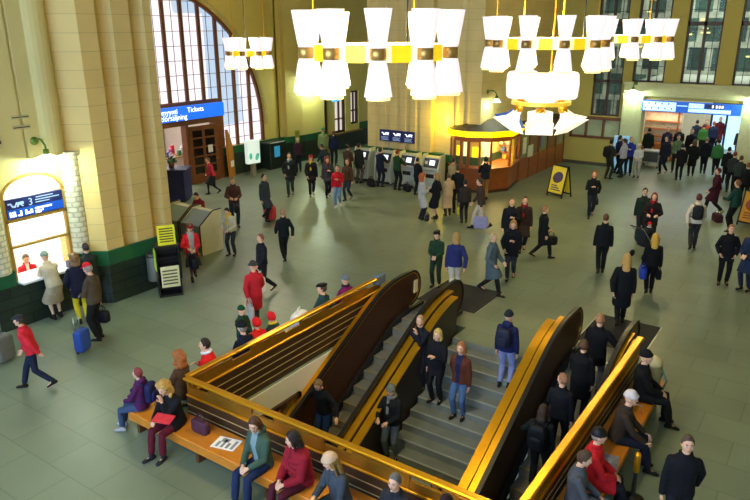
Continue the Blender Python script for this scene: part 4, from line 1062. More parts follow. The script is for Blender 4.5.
def person(label, pos, heading, h=1.74, pose='stand', arms=('down', 'down'), top=('jacket', '20242c'), leg=('trousers', '1c1e24'), hair=('short', '3a2a1c'),
           hat=None, scarf=None, shoes='17130f', skin='a', lean=0., look=0., nod=0., seat=.455, stride=.27, opened=None, vox=1., group=None, surf=None, twist=0., cat='person', slim=1.):
    """pos: where the feet (or the seat contact) are; heading: direction faced, in radians; returns world positions of the hands"""
    k = h/1.75
    P = thing('person', label, cat, pos, heading-PI/2, group)
    X, Y, Z = V((1, 0, 0)), V((0, 1, 0)), V((0, 0, 1))
    sit = pose == 'sit'
    pz = (seat/k+.10) if sit else (.945 if pose != 'walk' else .93)
    pel = V((0, .0, pz))
    u = V((0, math.sin(lean), math.cos(lean))); fwd = V((0, math.cos(lean), -math.sin(lean)))
    if pose == 'stand' and lean > .15: pel = pel+V((0, -.12*min(1, lean*2), -.01))
    waist, chest, shc, nb = pel+u*.13, pel+u*.33, pel+u*.475, pel+u*.53
    hl = lean*.45+nod
    hu = V((0, math.sin(hl), math.cos(hl)))
    Rl = M.Rotation(look, 3, 'Z') @ M.Rotation(-hl, 3, 'X')
    hc = nb+V((0, math.sin(lean*.7), math.cos(lean*.7)))*.055+hu*.115+V((0, .015, 0))
    # legs -----------------------------------------------------------
    hips, knees, ankles, toes = [], [], [], []
    for s in (-1, 1):
        hip = pel+V((s*.09, 0, -.03)); lift = 0; yaw_f = s*.15
        if sit: ank = V((s*.10, .47+(.05 if s > 0 else -.03), .085)); pole = V((s*.1, .4, 1))
        elif pose == 'walk':
            ank = V((s*.075, stride*s*.95-.02, .085 if s > 0 else .17)); pole = V((0, 1, .1)); yaw_f = s*.06
        else: ank = V((s*.095, -.01+.03*s, .085)); pole = V((s*.1, 1, 0))
        if surf and pose == 'walk' and s > 0: ank.z += surf
        kn, ank = ik(hip, ank, .445, .425, pole)
        hips.append(hip); knees.append(kn); ankles.append(ank)
        pitch = -.45 if (pose == 'walk' and s < 0) else 0
        fd = M.Rotation(-yaw_f, 3, 'Z') @ V((0, math.cos(pitch), math.sin(pitch)))
        toes.append(fd)
    # arms -----------------------------------------------------------
    sh, el, wr = [], [], []
    for i, s in enumerate((-1, 1)):
        so_ = shc+X*s*.164-u*.045
        t = ARMS[arms[i]] if isinstance(arms[i], str) else arms[i]
        tgt = so_+X*s*t[0]+(fwd if not sit else Y)*t[1]+(u if lean < .3 else Z)*t[2]
        e_, w_ = ik(so_, tgt, .29, .255, V((s*.7, -.6, -.6)))
        sh.append(so_); el.append(e_); wr.append(w_)
    mats_k = M.Scale(k, 4)
    def fin(b, name, m, v, sm=2, paint=None):
        b.v = [(p[0]*k, p[1]*k, p[2]*k) for p in b.v]
        o = b.build(name, m, P, True, fix=False)
        if v: POST.append((o, v, sm, paint, k))
        return o
    # body: one continuous surface ------------------------------------
    b = MB()
    b.loft([ering(c, X, fwd, ra*slim, rb) for c, ra, rb in ((pel-u*.09, .10, .08), (pel-u*.04, .145, .095), (pel+u*.03, .15, .10), (waist+u*.03, .128, .09), (chest, .15, .105), (shc-u*.03, .155, .085), (shc+u*.02, .11, .07), (nb+u*.015, .058, .058))])
    b.tube([nb-u*.06, nb+u*.02, hc-hu*.07, hc-hu*.02], [.062, .056, .052, .05], 12)
    def headfn(d, p):
        x, y, z = p
        if d.z < 0:
            q = -d.z; x *= 1-.30*q**1.3
            if d.y > 0: y += .012*q
            else: y *= 1-.35*q
        if d.y > .3 and d.z > -.3: y -= .006*(d.y-.3)
        return V((x, y, z))
    RH = Rl
    b.ball(hc, (.077, .097, .122), rot=RH, nu=20, nv=16, fn=headfn)
    def hp(x, y, z): return hc+RH @ V((x, y, z))
    b.ball(hp(0, .098, -.018), (.013, .02, .022), rot=RH, nu=8, nv=6); b.ball(hp(0, .095, .006), (.009, .012, .026), rot=RH, nu=8, nv=6)
    for s in (-1, 1):
        b.ball(hp(s*.031, .079, .014), .0135, nu=8, nv=6)
        b.ball(hp(s*.03, .086, .036), (.024, .009, .007), rot=RH, nu=8, nv=6)
        b.ball(hp(s*.077, -.006, -.008), (.011, .022, .032), rot=RH, nu=8, nv=6)
        b.ball(hp(s*.042, .068, -.022), (.022, .018, .02), rot=RH, nu=8, nv=6)
    b.ball(hp(0, .088, -.058), (.022, .011, .009), rot=RH, nu=8, nv=6); b.ball(hp(0, .076, -.097), (.024, .018, .018), rot=RH, nu=8, nv=6)
    hands = []
    for i, s in enumerate((-1, 1)):
        b.tube([sh[i], sh[i].lerp(el[i], .5), el[i], el[i].lerp(wr[i], .35), wr[i]], [.05, .043, .037, .037, .026], 10, round_end=True)
        d = (wr[i]-el[i]).normalized()
        nrm = V((-s, 0, 0)) if abs(d.x) < .75 else V((0, 0, -1))
        if d.z > -.55 and d.y > .3: nrm = (V((-s*.5, 0, -.8)))
        nrm = (nrm-d*nrm.dot(d)).normalized(); wv = d.cross(nrm)*s
        if wv.dot(Y+Z*.8) < 0: wv = -wv
        pc = wr[i]+d*.05; 
        b.tube([wr[i]-d*.01, wr[i]+d*.03, wr[i]+d*.07, wr[i]+d*.088], [.025, .036, .04, .036], 10, hint=nrm, flat=.45) if False else b.loft([ering(wr[i]+d*t_, wv, nrm, a_, c_, 12, .8) for t_, a_, c_ in ((-.02, .024, .02), (.02, .03, .019), (.055, .039, .017), (.085, .039, .013), (.092, .03, .008))])
        for j, (off, ln) in enumerate(((.03, .072), (.0105, .08), (-.0095, .074), (-.029, .058))):
            r0 = wr[i]+d*.075+wv*off
            c1 = .35; c2 = .85; c3 = 1.25
            p1 = r0+(d*math.cos(c1)+nrm*math.sin(c1)+wv*off*.9).normalized()*(ln*.45+.012)
            p2 = p1+(d*math.cos(c2)+nrm*math.sin(c2)).normalized()*ln*.33
            p3 = p2+(d*math.cos(c3)+nrm*math.sin(c3)).normalized()*ln*.25
            b.tube([r0-d*.012, r0+(p1-r0)*.5, p1, p2, p3], [.0088, .0088, .0084, .0078, .0064], 8, round_end=True)
        t0 = wr[i]+d*.025+wv*.026
        t1 = t0+(d*.62+wv*.7+nrm*.25).normalized()*.036; t2 = t1+(d*.85+wv*.25+nrm*.4).normalized()*.03; t3 = t2+(d*.9+nrm*.45).normalized()*.022
        b.tube([t0-wv*.014, t1, t2, t3], [.013, .0105, .0095, .0075], 8, round_end=True)
        hands.append(wr[i]+d*.10+nrm*.03)
    bare = leg[0] in ('skirt', 'bare')
    for i, s in enumerate((-1, 1)):
        b.tube([hips[i]+Z*.02, hips[i].lerp(knees[i], .5), knees[i], knees[i].lerp(ankles[i], .3), knees[i].lerp(ankles[i], .75), ankles[i]], [.076, .066, .05, .053, .036, .034], 12, round_end=True)
        fd = toes[i]
        b.tube([ankles[i]-fd*.035-Z*.03, ankles[i]+fd*.04-Z*.04, ankles[i]+fd*.12-Z*.055], [.032, .034, .026], 8, round_end=True)
    eyes = [hp(s*.031, .0905, .014) for s in (-1, 1)]; mouth = hp(0, .098, -.058); brows = [hp(s*.03, .093, .037) for s in (-1, 1)]
    tights = leg[1] if bare else None
    legz = [(knees[i], ankles[i]) for i in (0, 1)]
    def paint(co):
        mi = np.zeros(len(co), dtype=np.int32)
        for e_ in eyes:
            q = co/k-np.array(e_); mi[(q[:, 0]**2/.016**2+q[:, 1]**2/.02**2+q[:, 2]**2/.0085**2) < 1] = 1
            mi[(q[:, 0]**2+q[:, 2]**2) < .0065**2] = np.where(np.abs(q[:, 1]) < .02, 2, mi)[(q[:, 0]**2+q[:, 2]**2) < .0065**2]
        q = co/k-np.array(mouth); mi[(q[:, 0]**2/.024**2+q[:, 1]**2/.02**2+q[:, 2]**2/.009**2) < 1] = 3
        for e_ in brows:
            q = co/k-np.array(e_); mi[(q[:, 0]**2/.022**2+q[:, 1]**2/.02**2+q[:, 2]**2/.006**2) < 1] = 4
        if tights:
            mi[co[:, 2]/k < pz-.02] = np.where(np.abs(co[:, 0]/k) < .5, 5, 0)[co[:, 2]/k < pz-.02] if not sit else mi[co[:, 2]/k < pz-.02]
        return mi
    hc_m = hairm(hair[1] if hair[0] != 'none' else '5a4636')
    fin(b, 'body', [SKIN[skin], EYEW, EYE, LIPS, hc_m, cloth(tights) if tights else SKIN[skin]], .0085*vox, 2, paint)
    # shoes -----------------------------------------------------------
    for i in (0, 1):
        b = MB(); a = ankles[i]; fd = toes[i]
        b.tube([a+Z*.035, a-Z*.02], [.044, .046], 10, round_end=True)
        sd = fd.cross(Z).normalized()
        upv = sd.cross(fd).normalized()
        base = a-upv*.045
        b.loft([ering(base+fd*t_-upv*dz_, sd, upv, wa, hb, 12, .8) for t_, wa, hb, dz_ in ((-.075, .022, .025, .005), (-.06, .036, .038, 0), (-.01, .04, .04, 0), (.06, .043, .034, .004), (.13, .044, .027, .012), (.17, .034, .02, .018), (.185, .018, .012, .022))])
        fin(b, 'shoe', cloth(shoes, .5), .012*vox, 2)
    # trousers or skirt -------------------------------------------------
    if leg[0] == 'trousers':
        b = MB()
        b.loft([ering(c, X, fwd, ra, rb) for c, ra, rb in ((pel-u*.10, .11, .09), (pel-u*.05, .165, .115), (pel+u*.04, .17, .12), (pel+u*.1, .155, .11))])
        for i in (0, 1):
            kn, an = knees[i], ankles[i]
            b.tube([hips[i]+Z*.0, hips[i].lerp(kn, .4), kn, kn.lerp(an, .35), kn.lerp(an, .8), an+(kn-an).normalized()*.035], [.095, .088, .07, .068, .06, .06], 14)
        fin(b, 'trousers', cloth(leg[1]), .014*vox, 3)
    elif leg[0] == 'skirt':
        km = (knees[0]+knees[1])/2; hm = (hips[0]+hips[1])/2; dd_ = (km-hm).normalized()
        sp = abs(knees[0].x-knees[1].x)/2+.10; sy_ = abs(knees[0].y-knees[1].y)/2+.10
        ay = X.cross(dd_).normalized()
        b = MB(); b.loft([ering(pel+u*.1, X, fwd, .15, .11)]+[ering(pel-u*.02, X, fwd, .175, .125)]+[ering(hm.lerp(km, t_), X, ay, .17+(sp-.16)*t_+.04*t_, .12+(sy_-.09)*t_+.03*t_) for t_ in (.35, .7, 1.08)])
        fin(b, 'skirt', cloth(leg[2] if len(leg) > 2 else '1a1c22'), .014*vox, 3)
    # jacket / coat -----------------------------------------------------
    kind, tc_ = top[0], top[1]
    puff = {'jacket': .006, 'coat': .014, 'long': .016, 'sweater': .0, 'puffer': .02, 'half': .014}[kind]
    b = MB()
    km = (knees[0]+knees[1])/2; hm = (hips[0]+hips[1])/2; am = (ankles[0]+ankles[1])/2
    def along(t):
        return hm.lerp(km, t) if t <= 1 else km.lerp(am, t-1)
    hemL = {'jacket': 0., 'sweater': 0., 'puffer': .1, 'half': .5, 'coat': .95, 'long': 1.5}[kind]
    if sit: hemL = min(hemL, .8)
    rings = []
    if hemL > .2:
        n_ = 5 if sit else max(2, int(hemL*3))
        for q in range(n_, 0, -1):
            t_ = hemL*q/n_; c = along(t_); dd_ = ((km-hm) if t_ <= 1 else (am-km)).normalized()
            ay = X.cross(dd_).normalized()
            sx_ = .185+.03*min(t_, 1.); syy = .13+(abs(knees[0].y-knees[1].y)/2*min(t_, 1.2) if not sit else 0)+.02*t_
            if t_ > 1: syy = max(syy, .13+abs(ankles[0].y-ankles[1].y)/2*.6)
            if sit: sx_ = .195+.06*t_; syy = .125
            rings.append(ering(c, X, ay, sx_, syy))
    rings += [ering(c, X, fwd, (ra+puff)*slim, rb+puff) for c, ra, rb in ((pel-u*.07, .182, .13), (pel-u*.0, .18, .128), (waist+u*.03, .162, .118), (chest-u*.05, .172, .13), (chest+u*.05, .182, .134), (shc-u*.05, .178, .118), (shc-u*.0, .145, .098), (shc+u*.03, .105, .084), (nb+u*.0, .076, .074), (nb+u*.03, .07, .07))]
    b.loft(rings)
    for i, s in enumerate((-1, 1)):
        d = (wr[i]-el[i]).normalized()
        b.tube([sh[i]-X*s*.03, sh[i], sh[i].lerp(el[i], .5), el[i], el[i].lerp(wr[i], .5), wr[i]-d*.0], [.058+puff, .063+puff, .06+puff, .056+puff, .051+puff, .044+puff*.6], 12, round_end=False)
        b.ball(sh[i]+u*.002, .060+puff)
    # collar
    n = 18; c0 = nb+u*.022
    b.tube([c0+(X*math.cos(2*PI*q/n)*.072+fwd*math.sin(2*PI*q/n)*.07)+u*(.012*math.cos(2*PI*q/n*2)-.006) for q in range(n+1)], .022+puff*.4, 8)
    if top[0] == 'puffer':
        for z_ in (.02, .12, .22, .32, .42):
            c = pel+u*z_
            rr = .185 if z_ < .1 else .18
            b.tube([c+X*math.cos(2*PI*q/20)*(rr+.012)+fwd*math.sin(2*PI*q/20)*.148 for q in range(21)], .032, 6)
    if len(top) > 2 and 'hood' in top[2]:
        b.ball(nb-fwd*.075+u*.03, (.10, .06, .075), rot=M.Rotation(-lean, 3, 'X'))
    ok = None
    if opened:
        w0 = opened[1] if len(opened) > 1 else .05
        oc = np.array(chest); fa = np.array(fwd); ua = np.array(u)
        lo_ = -.36 if len(opened) < 3 else opened[2]
        def ok(co):
            q = co/k-oc; f_ = q@fa; h_ = q@ua
            return ((np.abs(q[:, 0]) < w0*(.6+np.clip(h_+.35, 0, 1)*.8)) & (f_ > .02) & (h_ > lo_) & (h_ < .3)).astype(np.int32)
    elif kind != 'sweater':
        oc = np.array(chest); fa = np.array(fwd); ua = np.array(u)
        def ok(co):
            q = co/k-oc; f_ = q@fa
            return ((np.abs(q[:, 0]) < .009) & (f_ > .05)).astype(np.int32)
    second = cloth(opened[0]) if opened else cloth('%02x%02x%02x' % tuple(int(int(tc_[j:j+2], 16)*.55) for j in (0, 2, 4)))
    fin(b, {'jacket': 'jacket', 'puffer': 'jacket', 'half': 'jacket', 'coat': 'coat', 'long': 'coat', 'sweater': 'sweater'}[kind], [cloth(tc_), second], .0135*vox, 3, ok)
    # hair ---------------------------------------------------------------
    st_ = hair[0]
    if st_ not in ('none', 'bald'):
        b = MB(); thick = {'short': .012, 'long': .02, 'bob': .022, 'curly': .04, 'crop': .007, 'tail': .014, 'fringe': .016}[st_]
        def hfn(d, p):
            fy = smooth01((d.y+.15)/.9)
            hl_ = (-.62 if st_ not in ('long', 'bob', 'curly') else -.85)*(1-fy)+(.62 if st_ != 'fringe' else .42)*fy
            if abs(d.x) > .6 and d.y < .6 and st_ in ('long', 'bob', 'curly'): hl_ -= .5*(1-fy)
            t = smooth01((d.z-hl_)/.16)
            th_ = thick*(1+.5*max(0, -d.y))
            if st_ == 'curly': th_ *= 1+.35*math.sin(d.x*17+d.z*9)*math.sin(d.y*15+d.z*13)
            p = headfn(d, p)
            return p*(1+(th_*t-.02*(1-t))/.1)
        b.ball(hc, (.077, .097, .122), rot=RH, nu=26, nv=20, fn=hfn)
        if st_ in ('long', 'bob', 'curly'):
            ln = {'long': .30, 'bob': .16, 'curly': .16}[st_]
            wv_ = .074 if st_ != 'curly' else .10
            bk = hc-RH @ V((0, .05, 0))
            b.loft([ering(bk+hu*.02+RH @ V((0, -.015, 0)), RH @ X, RH @ Y, wv_, .06), ering(bk-hu*ln*.4+RH @ V((0, -.025, 0)), RH @ X, RH @ Y, wv_+.012, .055), ering(bk-u*ln*.8+RH @ V((0, -.05, 0)), RH @ X, RH @ Y, wv_+.014, .045), ering(bk-u*ln+RH @ V((0, -.06, 0)), RH @ X, RH @ Y, wv_*.75, .025)])
            for s in (-1, 1):
                b.tube([hp(s*.078, -.01, .05), hp(s*.088, -.008, -.03), hp(s*.09, -.004, -.03-ln*.45), hp(s*.082, .006, -.03-ln*.75)], [.016, .02, .02, .011], 8, round_end=True)
            if st_ == 'curly':
                for q in range(26):
                    a_ = rnd.uniform(PI*.95, PI*2.05); z_ = rnd.uniform(-.16, .12)
                    b.ball(hp(.105*math.cos(a_), .02+.11*math.sin(a_), z_), .032, nu=8, nv=6)
                for q in range(10):
                    a_ = rnd.uniform(.15, PI-.15); b.ball(hp(.085*math.cos(a_), .075*math.sin(a_), .105), .03, nu=8, nv=6)
        if st_ == 'tail': b.tube([hp(0, -.1, .03), hp(0, -.14, -.02), hp(0, -.12, -.12), hp(0, -.10, -.18)], [.02, .03, .026, .01], 8, round_end=True)
        fin(b, 'hair', hc_m, .0105*vox, 2)
    # hats -----------------------------------------------------------------
    if hat:
        hk, hcol = hat[0], hat[1]
        b = MB(); hm_ = [cloth(hcol)]
        def cap(th_, low, squash=1.):
            def fn(d, p):
                t = smooth01((d.z-low+.12*d.y*0)/.10)
                q = headfn(d, p)
                return V((q.x*(1+(th_*t-.03*(1-t))/.085), q.y*(1+(th_*t-.03*(1-t))/.1), q.z*(1+((th_*squash)*t-.03*(1-t))/.12)))
            return fn
        if hk in ('beanie', 'hood'):
            b.ball(hc+RH @ V((0, -.006, .008)), (.077, .097, .122), rot=RH, nu=26, nv=20, fn=cap(.026, .02 if hk == 'beanie' else -.6))
            rg = [hp(.089*math.cos(2*PI*q/22), .108*math.sin(2*PI*q/22), .045+(.018*math.sin(2*PI*q/22))) for q in range(23)]
            b.tube(rg, .013, 6)
            if hk == 'hood':
                b.tube([hp(.092*math.cos(a_), .062, .01+.125*math.sin(a_)) for a_ in [PI*q/14-.5+.0*q for q in range(15)]] , .02, 8)
        elif hk == 'cap':
            b.ball(hc+RH @ V((0, 0, .012)), (.077, .097, .122), rot=RH, nu=26, nv=20, fn=cap(.018, .25))
            b.loft([ering(hp(0, .085+t_, .05-.1*t_), RH @ X, RH @ Z, w_, .007, 12) for t_, w_ in ((0, .075), (.03, .07), (.06, .052), (.075, .025))])
        elif hk == 'flat':
            b.ball(hp(0, -.0, .082), (.098, .125, .04), rot=RH @ M.Rotation(-.12, 3, 'X'), nu=22, nv=12)
            b.loft([ering(hp(0, .08+t_, .06-.15*t_), RH @ X, RH @ Z, w_, .008, 12) for t_, w_ in ((0, .08), (.03, .075), (.055, .05))])
        elif hk == 'brim':
            b.ball(hp(0, -.005, .095), (.092, .108, .075), rot=RH, nu=22, nv=12)
            b.ball(hp(0, -.005, .06), (.145, .16, .014), rot=RH, nu=24, nv=8)
        elif hk == 'fur':
            b.ball(hp(0, -.005, .085), (.105, .12, .075), rot=RH, nu=22, nv=12)
        fin(b, 'hat', hm_, .011*vox, 2)
    if scarf:
        b = MB(); c0 = nb+u*.03
        b.tube([c0+(X*math.cos(2*PI*q/16)*.082+fwd*math.sin(2*PI*q/16)*.082)-u*.012*math.sin(2*PI*q/16) for q in range(17)], .032, 8)
        b.loft([ering(c0+fwd*(.075+t_*.25)-u*t_*1.0+X*.03, X, fwd, .04, .014, 10) for t_ in (0., .1, .22)]+[ering(shc-u*.28+fwd*.15+X*.03, X, fwd, .04, .014, 10)])
        fin(b, 'scarf', cloth(scarf), .012*vox, 2)
    Wm = M.Translation(pos) @ M.Rotation(heading-PI/2, 4, 'Z')
    Pw = lambda q: Wm @ (V(q)*k)
    info = dict(hands=[Pw(q) for q in hands], chest=Pw(chest), back=Pw(chest-fwd*(.15+puff)), fwd=(M.Rotation(heading-PI/2, 3, 'Z') @ fwd), up=(M.Rotation(heading-PI/2, 3, 'Z') @ u), heading=heading, k=k, head=Pw(hc), obj=P)
    return info

# bags and small belongings ---------------------------------------------
def superbox(b, c, r, e=.35, m=0, rot=None): return b.ball(c, r, m, rot, 20, 14, e)
def bag(label, p, col_, kind='hand', size=1., rz=0., name=None, group=None):
    """p: where the hand holds it (top of the handles), except for cases, which stand on p"""
    c_ = cloth(col_, .55)
    if kind == 'case':
        B = thing(name or 'suitcase', label, 'suitcase', p, rz, group)
        b = MB(); superbox(b, (0, 0, .33*size), (.2*size, .12*size, .28*size), .3); b.build('shell', c_, B, True)
        b = MB(); b.tube([(-.1*size, .09*size, .58*size), (-.1*size, .09*size, .95*size), (.1*size, .09*size, .95*size), (.1*size, .09*size, .58*size)], .012, 6); b.build('pull_handle', STEEL, B, True)
        for s in (-1, 1):
            b = MB(); b.ball((s*.15*size, .06*size, .04), (.02, .04, .04)); b.build('wheel', RUBBER, B, True)
        return B
    dims = {'hand': (.19, .075, .13, .12), 'shop': (.17, .07, .19, .10), 'big': (.26, .12, .18, .12), 'tote': (.22, .06, .2, .2)}[kind]
    w_, d_, h_, s_ = [q*size for q in dims]
    B = thing(name or ('shopping_bag' if kind == 'shop' else 'bag'), label, 'bag', p, rz, group)
    b = MB(); superbox(b, (0, 0, -s_-h_), (w_, d_, h_), .4); b.build('pouch', c_, B, True)
    for q in (-1, 1):
        b = MB(); b.tube([(-w_*.5, q*d_*.6, -s_-h_*.15), (-w_*.42, q*d_*.3, -s_*.4), (-w_*.12, 0, -.005), (w_*.12, 0, -.005), (w_*.42, q*d_*.3, -s_*.4), (w_*.5, q*d_*.6, -s_-h_*.15)], .009, 6); b.build('handle', c_, B, True)
    return B
def backpack(label, info, col_, size=1.):
    B = thing('backpack', label, 'backpack', info['back'], info['heading']-PI/2)
    c_ = cloth(col_, .6); k = info['k']*size
    ln = math.atan2(info['fwd'].z*-1, 1)
    R_ = M.Rotation(-ln, 3, 'X')
    b = MB(); superbox(b, R_ @ V((0, -.07*k, -.03*k)), (.155*k, .085*k, .225*k), .55, rot=R_); b.build('main_pouch', c_, B, True)
    b = MB(); superbox(b, R_ @ V((0, -.155*k, -.1*k)), (.11*k, .04*k, .11*k), .5, rot=R_); b.build('front_pocket', c_, B, True)
    for s in (-1, 1):
        b = MB(); b.tube([R_ @ V((s*.08*k, -.0, .12*k)), R_ @ V((s*.10*k, .06*k, .175*k)), R_ @ V((s*.11*k, .18*k, .15*k)), R_ @ V((s*.12*k, .295*k, .05*k)), R_ @ V((s*.14*k, .27*k, -.12*k)), R_ @ V((s*.165*k, .12*k, -.2*k)), R_ @ V((s*.13*k, -.02*k, -.2*k))], .017*k, 8); b.build('strap', c_, B, True)
    return B
def stair_z(x): return -(int((WX1-x)//TR)+1)*RI if x < WX1 else 0.
def esc_z(x):
    kk = int((13.3-x)//.405)
    if x > 13.3: return 0.
    return 0. if kk < 1 else -.1-.207*max(0, kk-1)
# ------------------------------------------------------------------ the people, left side first
N_, S_, W_ = PI/2, -PI/2, PI          # facing the left wall, the right wall, the near end
person('clerk in red waistcoat and white shirt behind the ticket window', (8.2, 16.42, 0), -1.9, 1.68, 'sit', ('counter', 'counter'), ('sweater', 'c8202c'), ('trousers', '20242c'), ('short', '5a4030'), seat=.56, lean=.1, nod=.3, opened=('e9e6e0', .04))
person('person in long tan coat and grey green knitted hat leaning at the ticket counter', (8.11, 15.17, 0), 1.48, 1.73, 'stand', ('counter', 'counter'), ('coat', 'b8a888'), ('skirt', 'c8a890', 'a89878'), ('none', '6a5a4a'), ('beanie', '7f9484'), lean=.38, nod=.1, shoes='1a1613')
person('person in dark navy coat with yellow trousers behind the red cap', (8.34, 14.41, 0), 1.19, 1.71, 'stand', ('pocket', 'pocket'), ('half', '15182a'), ('trousers', 'c8b820'), ('curly', '7a5a38'), None, lean=.12)
q = person('man in bright red cap and brown jacket queuing at the ticket window', (7.98, 13.25, 0), 1.95, 1.84, 'stand', ('front', 'down'), ('jacket', '4a3f30'), ('trousers', '14151a'), ('short', '8a8078'), ('cap', 'd8202c'), nod=.25)
bag('black shoulder bag held by the man in the red cap', q['hands'][1], '121216', 'hand', 1.15, q['heading'])
person('dark haired man in black jacket leaning at the counter corner', (9.05, 14.99, 0.00), 1.36, 1.72, 'stand', ('counter', 'counter'), ('jacket', '1c2422'), ('trousers', '15171c'), ('short', '2a2018'), lean=.3)
q = person('man in red jacket and navy trousers hurrying along the left wall', (5.96, 12.30, 0), 2.38, 1.60, 'walk', ('swb', 'swf'), ('jacket', 'c82430'), ('trousers', '1a2038'), ('short', '3a2e26'), ('flat', '2a2a30'), lean=.22, stride=.33)
bag('blue wheeled case trailing behind the man in red', (7.39, 12.96, 0), '2c4a9a', 'case', .9, .4)
bag('grey travel case at the left edge of the hall', (6.16, 13.92, 0), '6a6c68', 'case', 1.05, .3)
q = person('woman in open red coat and maroon beret with a black bag', (11.87, 14.50, 0), -2.10, 1.67, 'walk', ('front', 'hold'), ('coat', 'd8202a'), ('skirt', '5a4038', '2a2e34'), ('bob', '6a4a34'), ('flat', '8a1420'), 'a8a49c', opened=('9a9a98', .09, -.6), lean=.08, nod=.25, stride=.18)
bag('large black bag on the arm of the woman in the red coat', q['hands'][0], '15161a', 'big', .95, q['heading'])
person('person in maroon top bending over the writing desk', (14.75, 17.35, 0), -2.9, 1.68, 'stand', ('counter', 'counter'), ('sweater', '6a1420'), ('trousers', '1c1e26'), ('short', '2a1a14'), lean=.35, nod=.4)
person('person in beige jacket and yellow scarf writing at the desk', (14.00, 15.16, 0), -2.85, 1.60, 'stand', ('front', 'hold'), ('jacket', 'b8b090'), ('trousers', '2a2a2a'), ('short', '1e1612'), None, 'd8b428', lean=.22, nod=.4)
q = person('man in brown jacket and jeans standing and reading by the desks', (16.31, 17.37, 0), -2.25, 1.84, 'stand', ('book', 'hold'), ('jacket', '4a2e28'), ('trousers', '232f46'), ('crop', '8a6a4a'), nod=.35)
bag('black briefcase beside the man in the brown jacket', q['hands'][0], '14161c', 'hand', 1.15, q['heading'])
q = person('woman in dark grey coat carrying a red shopping bag', (17.52, 17.03, 0), -1.50, 1.78, 'walk', ('down', 'down'), ('coat', '333a42'), ('trousers', '1c1e22'), ('short', '1e1612'), stride=.12)
bag('bright red shopping bag hanging beside the dark grey coat', q['hands'][0], 'c8403c', 'shop', 1.5, q['heading'])
person('person in red top and dark skirt bending by the brown door', (19.42, 21.89, 0), 2.76, 1.62, 'walk', ('front', 'front'), ('sweater', 'a82838'), ('skirt', '1a1c26', '14161e'), ('short', '5a3a2a'), lean=.25, stride=.25)
q = person('person in black walking left with a white carrier bag', (12.26, 12.14, 0), 2.86, 1.65, 'walk', ('swf', 'down'), ('jacket', '15181f'), ('trousers', '15171c'), ('short', '7a4a34'), stride=.3)
bag('white carrier bag held low by the walker in black', q['hands'][0], 'e8dedd', 'tote', 1.25, q['heading'])
person('person in black jacket and trousers striding across open floor', (14.51, 13.39, 0), 1.00, 1.65, 'walk', ('swf', 'swb'), ('jacket', '101418'), ('trousers', '121418'), ('short', 'a07a58'), stride=.28)
q = person('person in crimson coat with dark hat beyond the slatted railing', (10.59, 10.79, 0), 1.04, 1.61, 'walk', ('swb', 'swf'), ('coat', 'b01c28'), ('trousers', '2a2e36'), ('none', '2a2018'), ('brim', '3a3430'), stride=.22)
bag('pale grey bag on the shoulder of the crimson coat', q['hands'][0]+V((0, 0, .1)), 'a8a09c', 'tote', .9, q['heading'])
# towards the arched window
person('person in black coat with long grey scarf', (21.05, 18.91, 0), -2.50, 1.84, 'walk', ('down', 'pocket'), ('half', '14181a'), ('trousers', '2a3a34'), ('short', '5a4030'), None, '8a9290', stride=.15)
person('pale haired person in maroon and navy facing the green tiles', (25.06, 21.91, 0), 0.89, 1.70, 'stand', ('front', 'front'), ('jacket', '3a2434'), ('trousers', '1a2030'), ('short', 'c8b898'))
person('person in red beret and yellow scarf wearing black', (21.51, 18.12, 0), -2.36, 1.76, 'walk', ('down', 'swf'), ('half', '16161a'), ('trousers', '141418'), ('bob', '4a2a1c'), ('flat', 'a81c24'), 'c8a838', stride=.15)
person('person in pale yellow green coat at the far green wall', (27.67, 22.42, 0), 0.68, 1.84, 'stand', ('down', 'down'), ('half', '8fa468'), ('trousers', '2a2a30'), ('none', '4a3a2a'), ('beanie', '3a9a68'))
person('person in navy jacket below the bay window', (27.26, 21.40, 0), 0.49, 1.81, 'stand', ('down', 'down'), ('jacket', '1a2240'), ('trousers', '222632'), ('short', '8a5a48'))
person('person in dark teal jacket bending near the far green wall', (24.70, 19.90, 0), 1.72, 1.63, 'walk', ('swf', 'swb'), ('jacket', '24343c'), ('trousers', '2a3a40'), ('short', '3a2e26'), lean=.3)
person('curly haired woman in grey jacket with maroon scarf', (21.76, 17.44, 0), -2.29, 1.71, 'walk', ('chest', 'down'), ('half', '34343a'), ('trousers', '18181e'), ('curly', '7a3420'), None, '6a1a2a', stride=.12)
person('man in bright red jacket and pale jeans walking forward', (20.66, 16.06, 0), -2.66, 1.70, 'walk', ('chest', 'down'), ('jacket', 'b8141e'), ('trousers', '6a86a0'), ('short', '241c18'), shoes='c8c8c0', stride=.15)
person('man in brown jacket just behind the red jacket', (21.81, 16.42, 0), -3.02, 1.73, 'walk', ('down', 'pocket'), ('jacket', '4a3424'), ('trousers', '2c3440'), ('short', '6a4430'), stride=.15)
person('dark haired person in brown beside the leftmost ticket machine', (24.14, 18.16, 0), 0.12, 1.84, 'stand', ('front', 'front'), ('jacket', '3a2a22'), ('trousers', '2a2622'), ('short', '14100e'))
person('man in olive black coat and tan trousers at the leftmost ticket machine', (24.65, 17.92, 0), 0.02, 1.84, 'stand', ('counter', 'down'), ('half', '20231c'), ('trousers', '5a5040'), ('short', '1e1814'))
person('person in dark navy at the second ticket machine', (24.56, 16.67, 0), -0.01, 1.77, 'stand', ('counter', 'counter'), ('half', '161c30'), ('trousers', '151a2a'), ('short', '201814'))
bag('black bag standing on the floor by the navy clothed customer', (24.50, 17.13, 0.45), '14161e', 'big', 1.05, 1)
person('person in dark green jacket at the third ticket machine', (24.49, 15.72, 0), -0.13, 1.78, 'stand', ('counter', 'counter'), ('jacket', '1f4024'), ('trousers', '15181a'), ('short', '7a2a1c'))
bag('black bag on the floor behind the green jacket', (24.57, 15.25, 0.42), '0f1116', 'big', .95, 1)
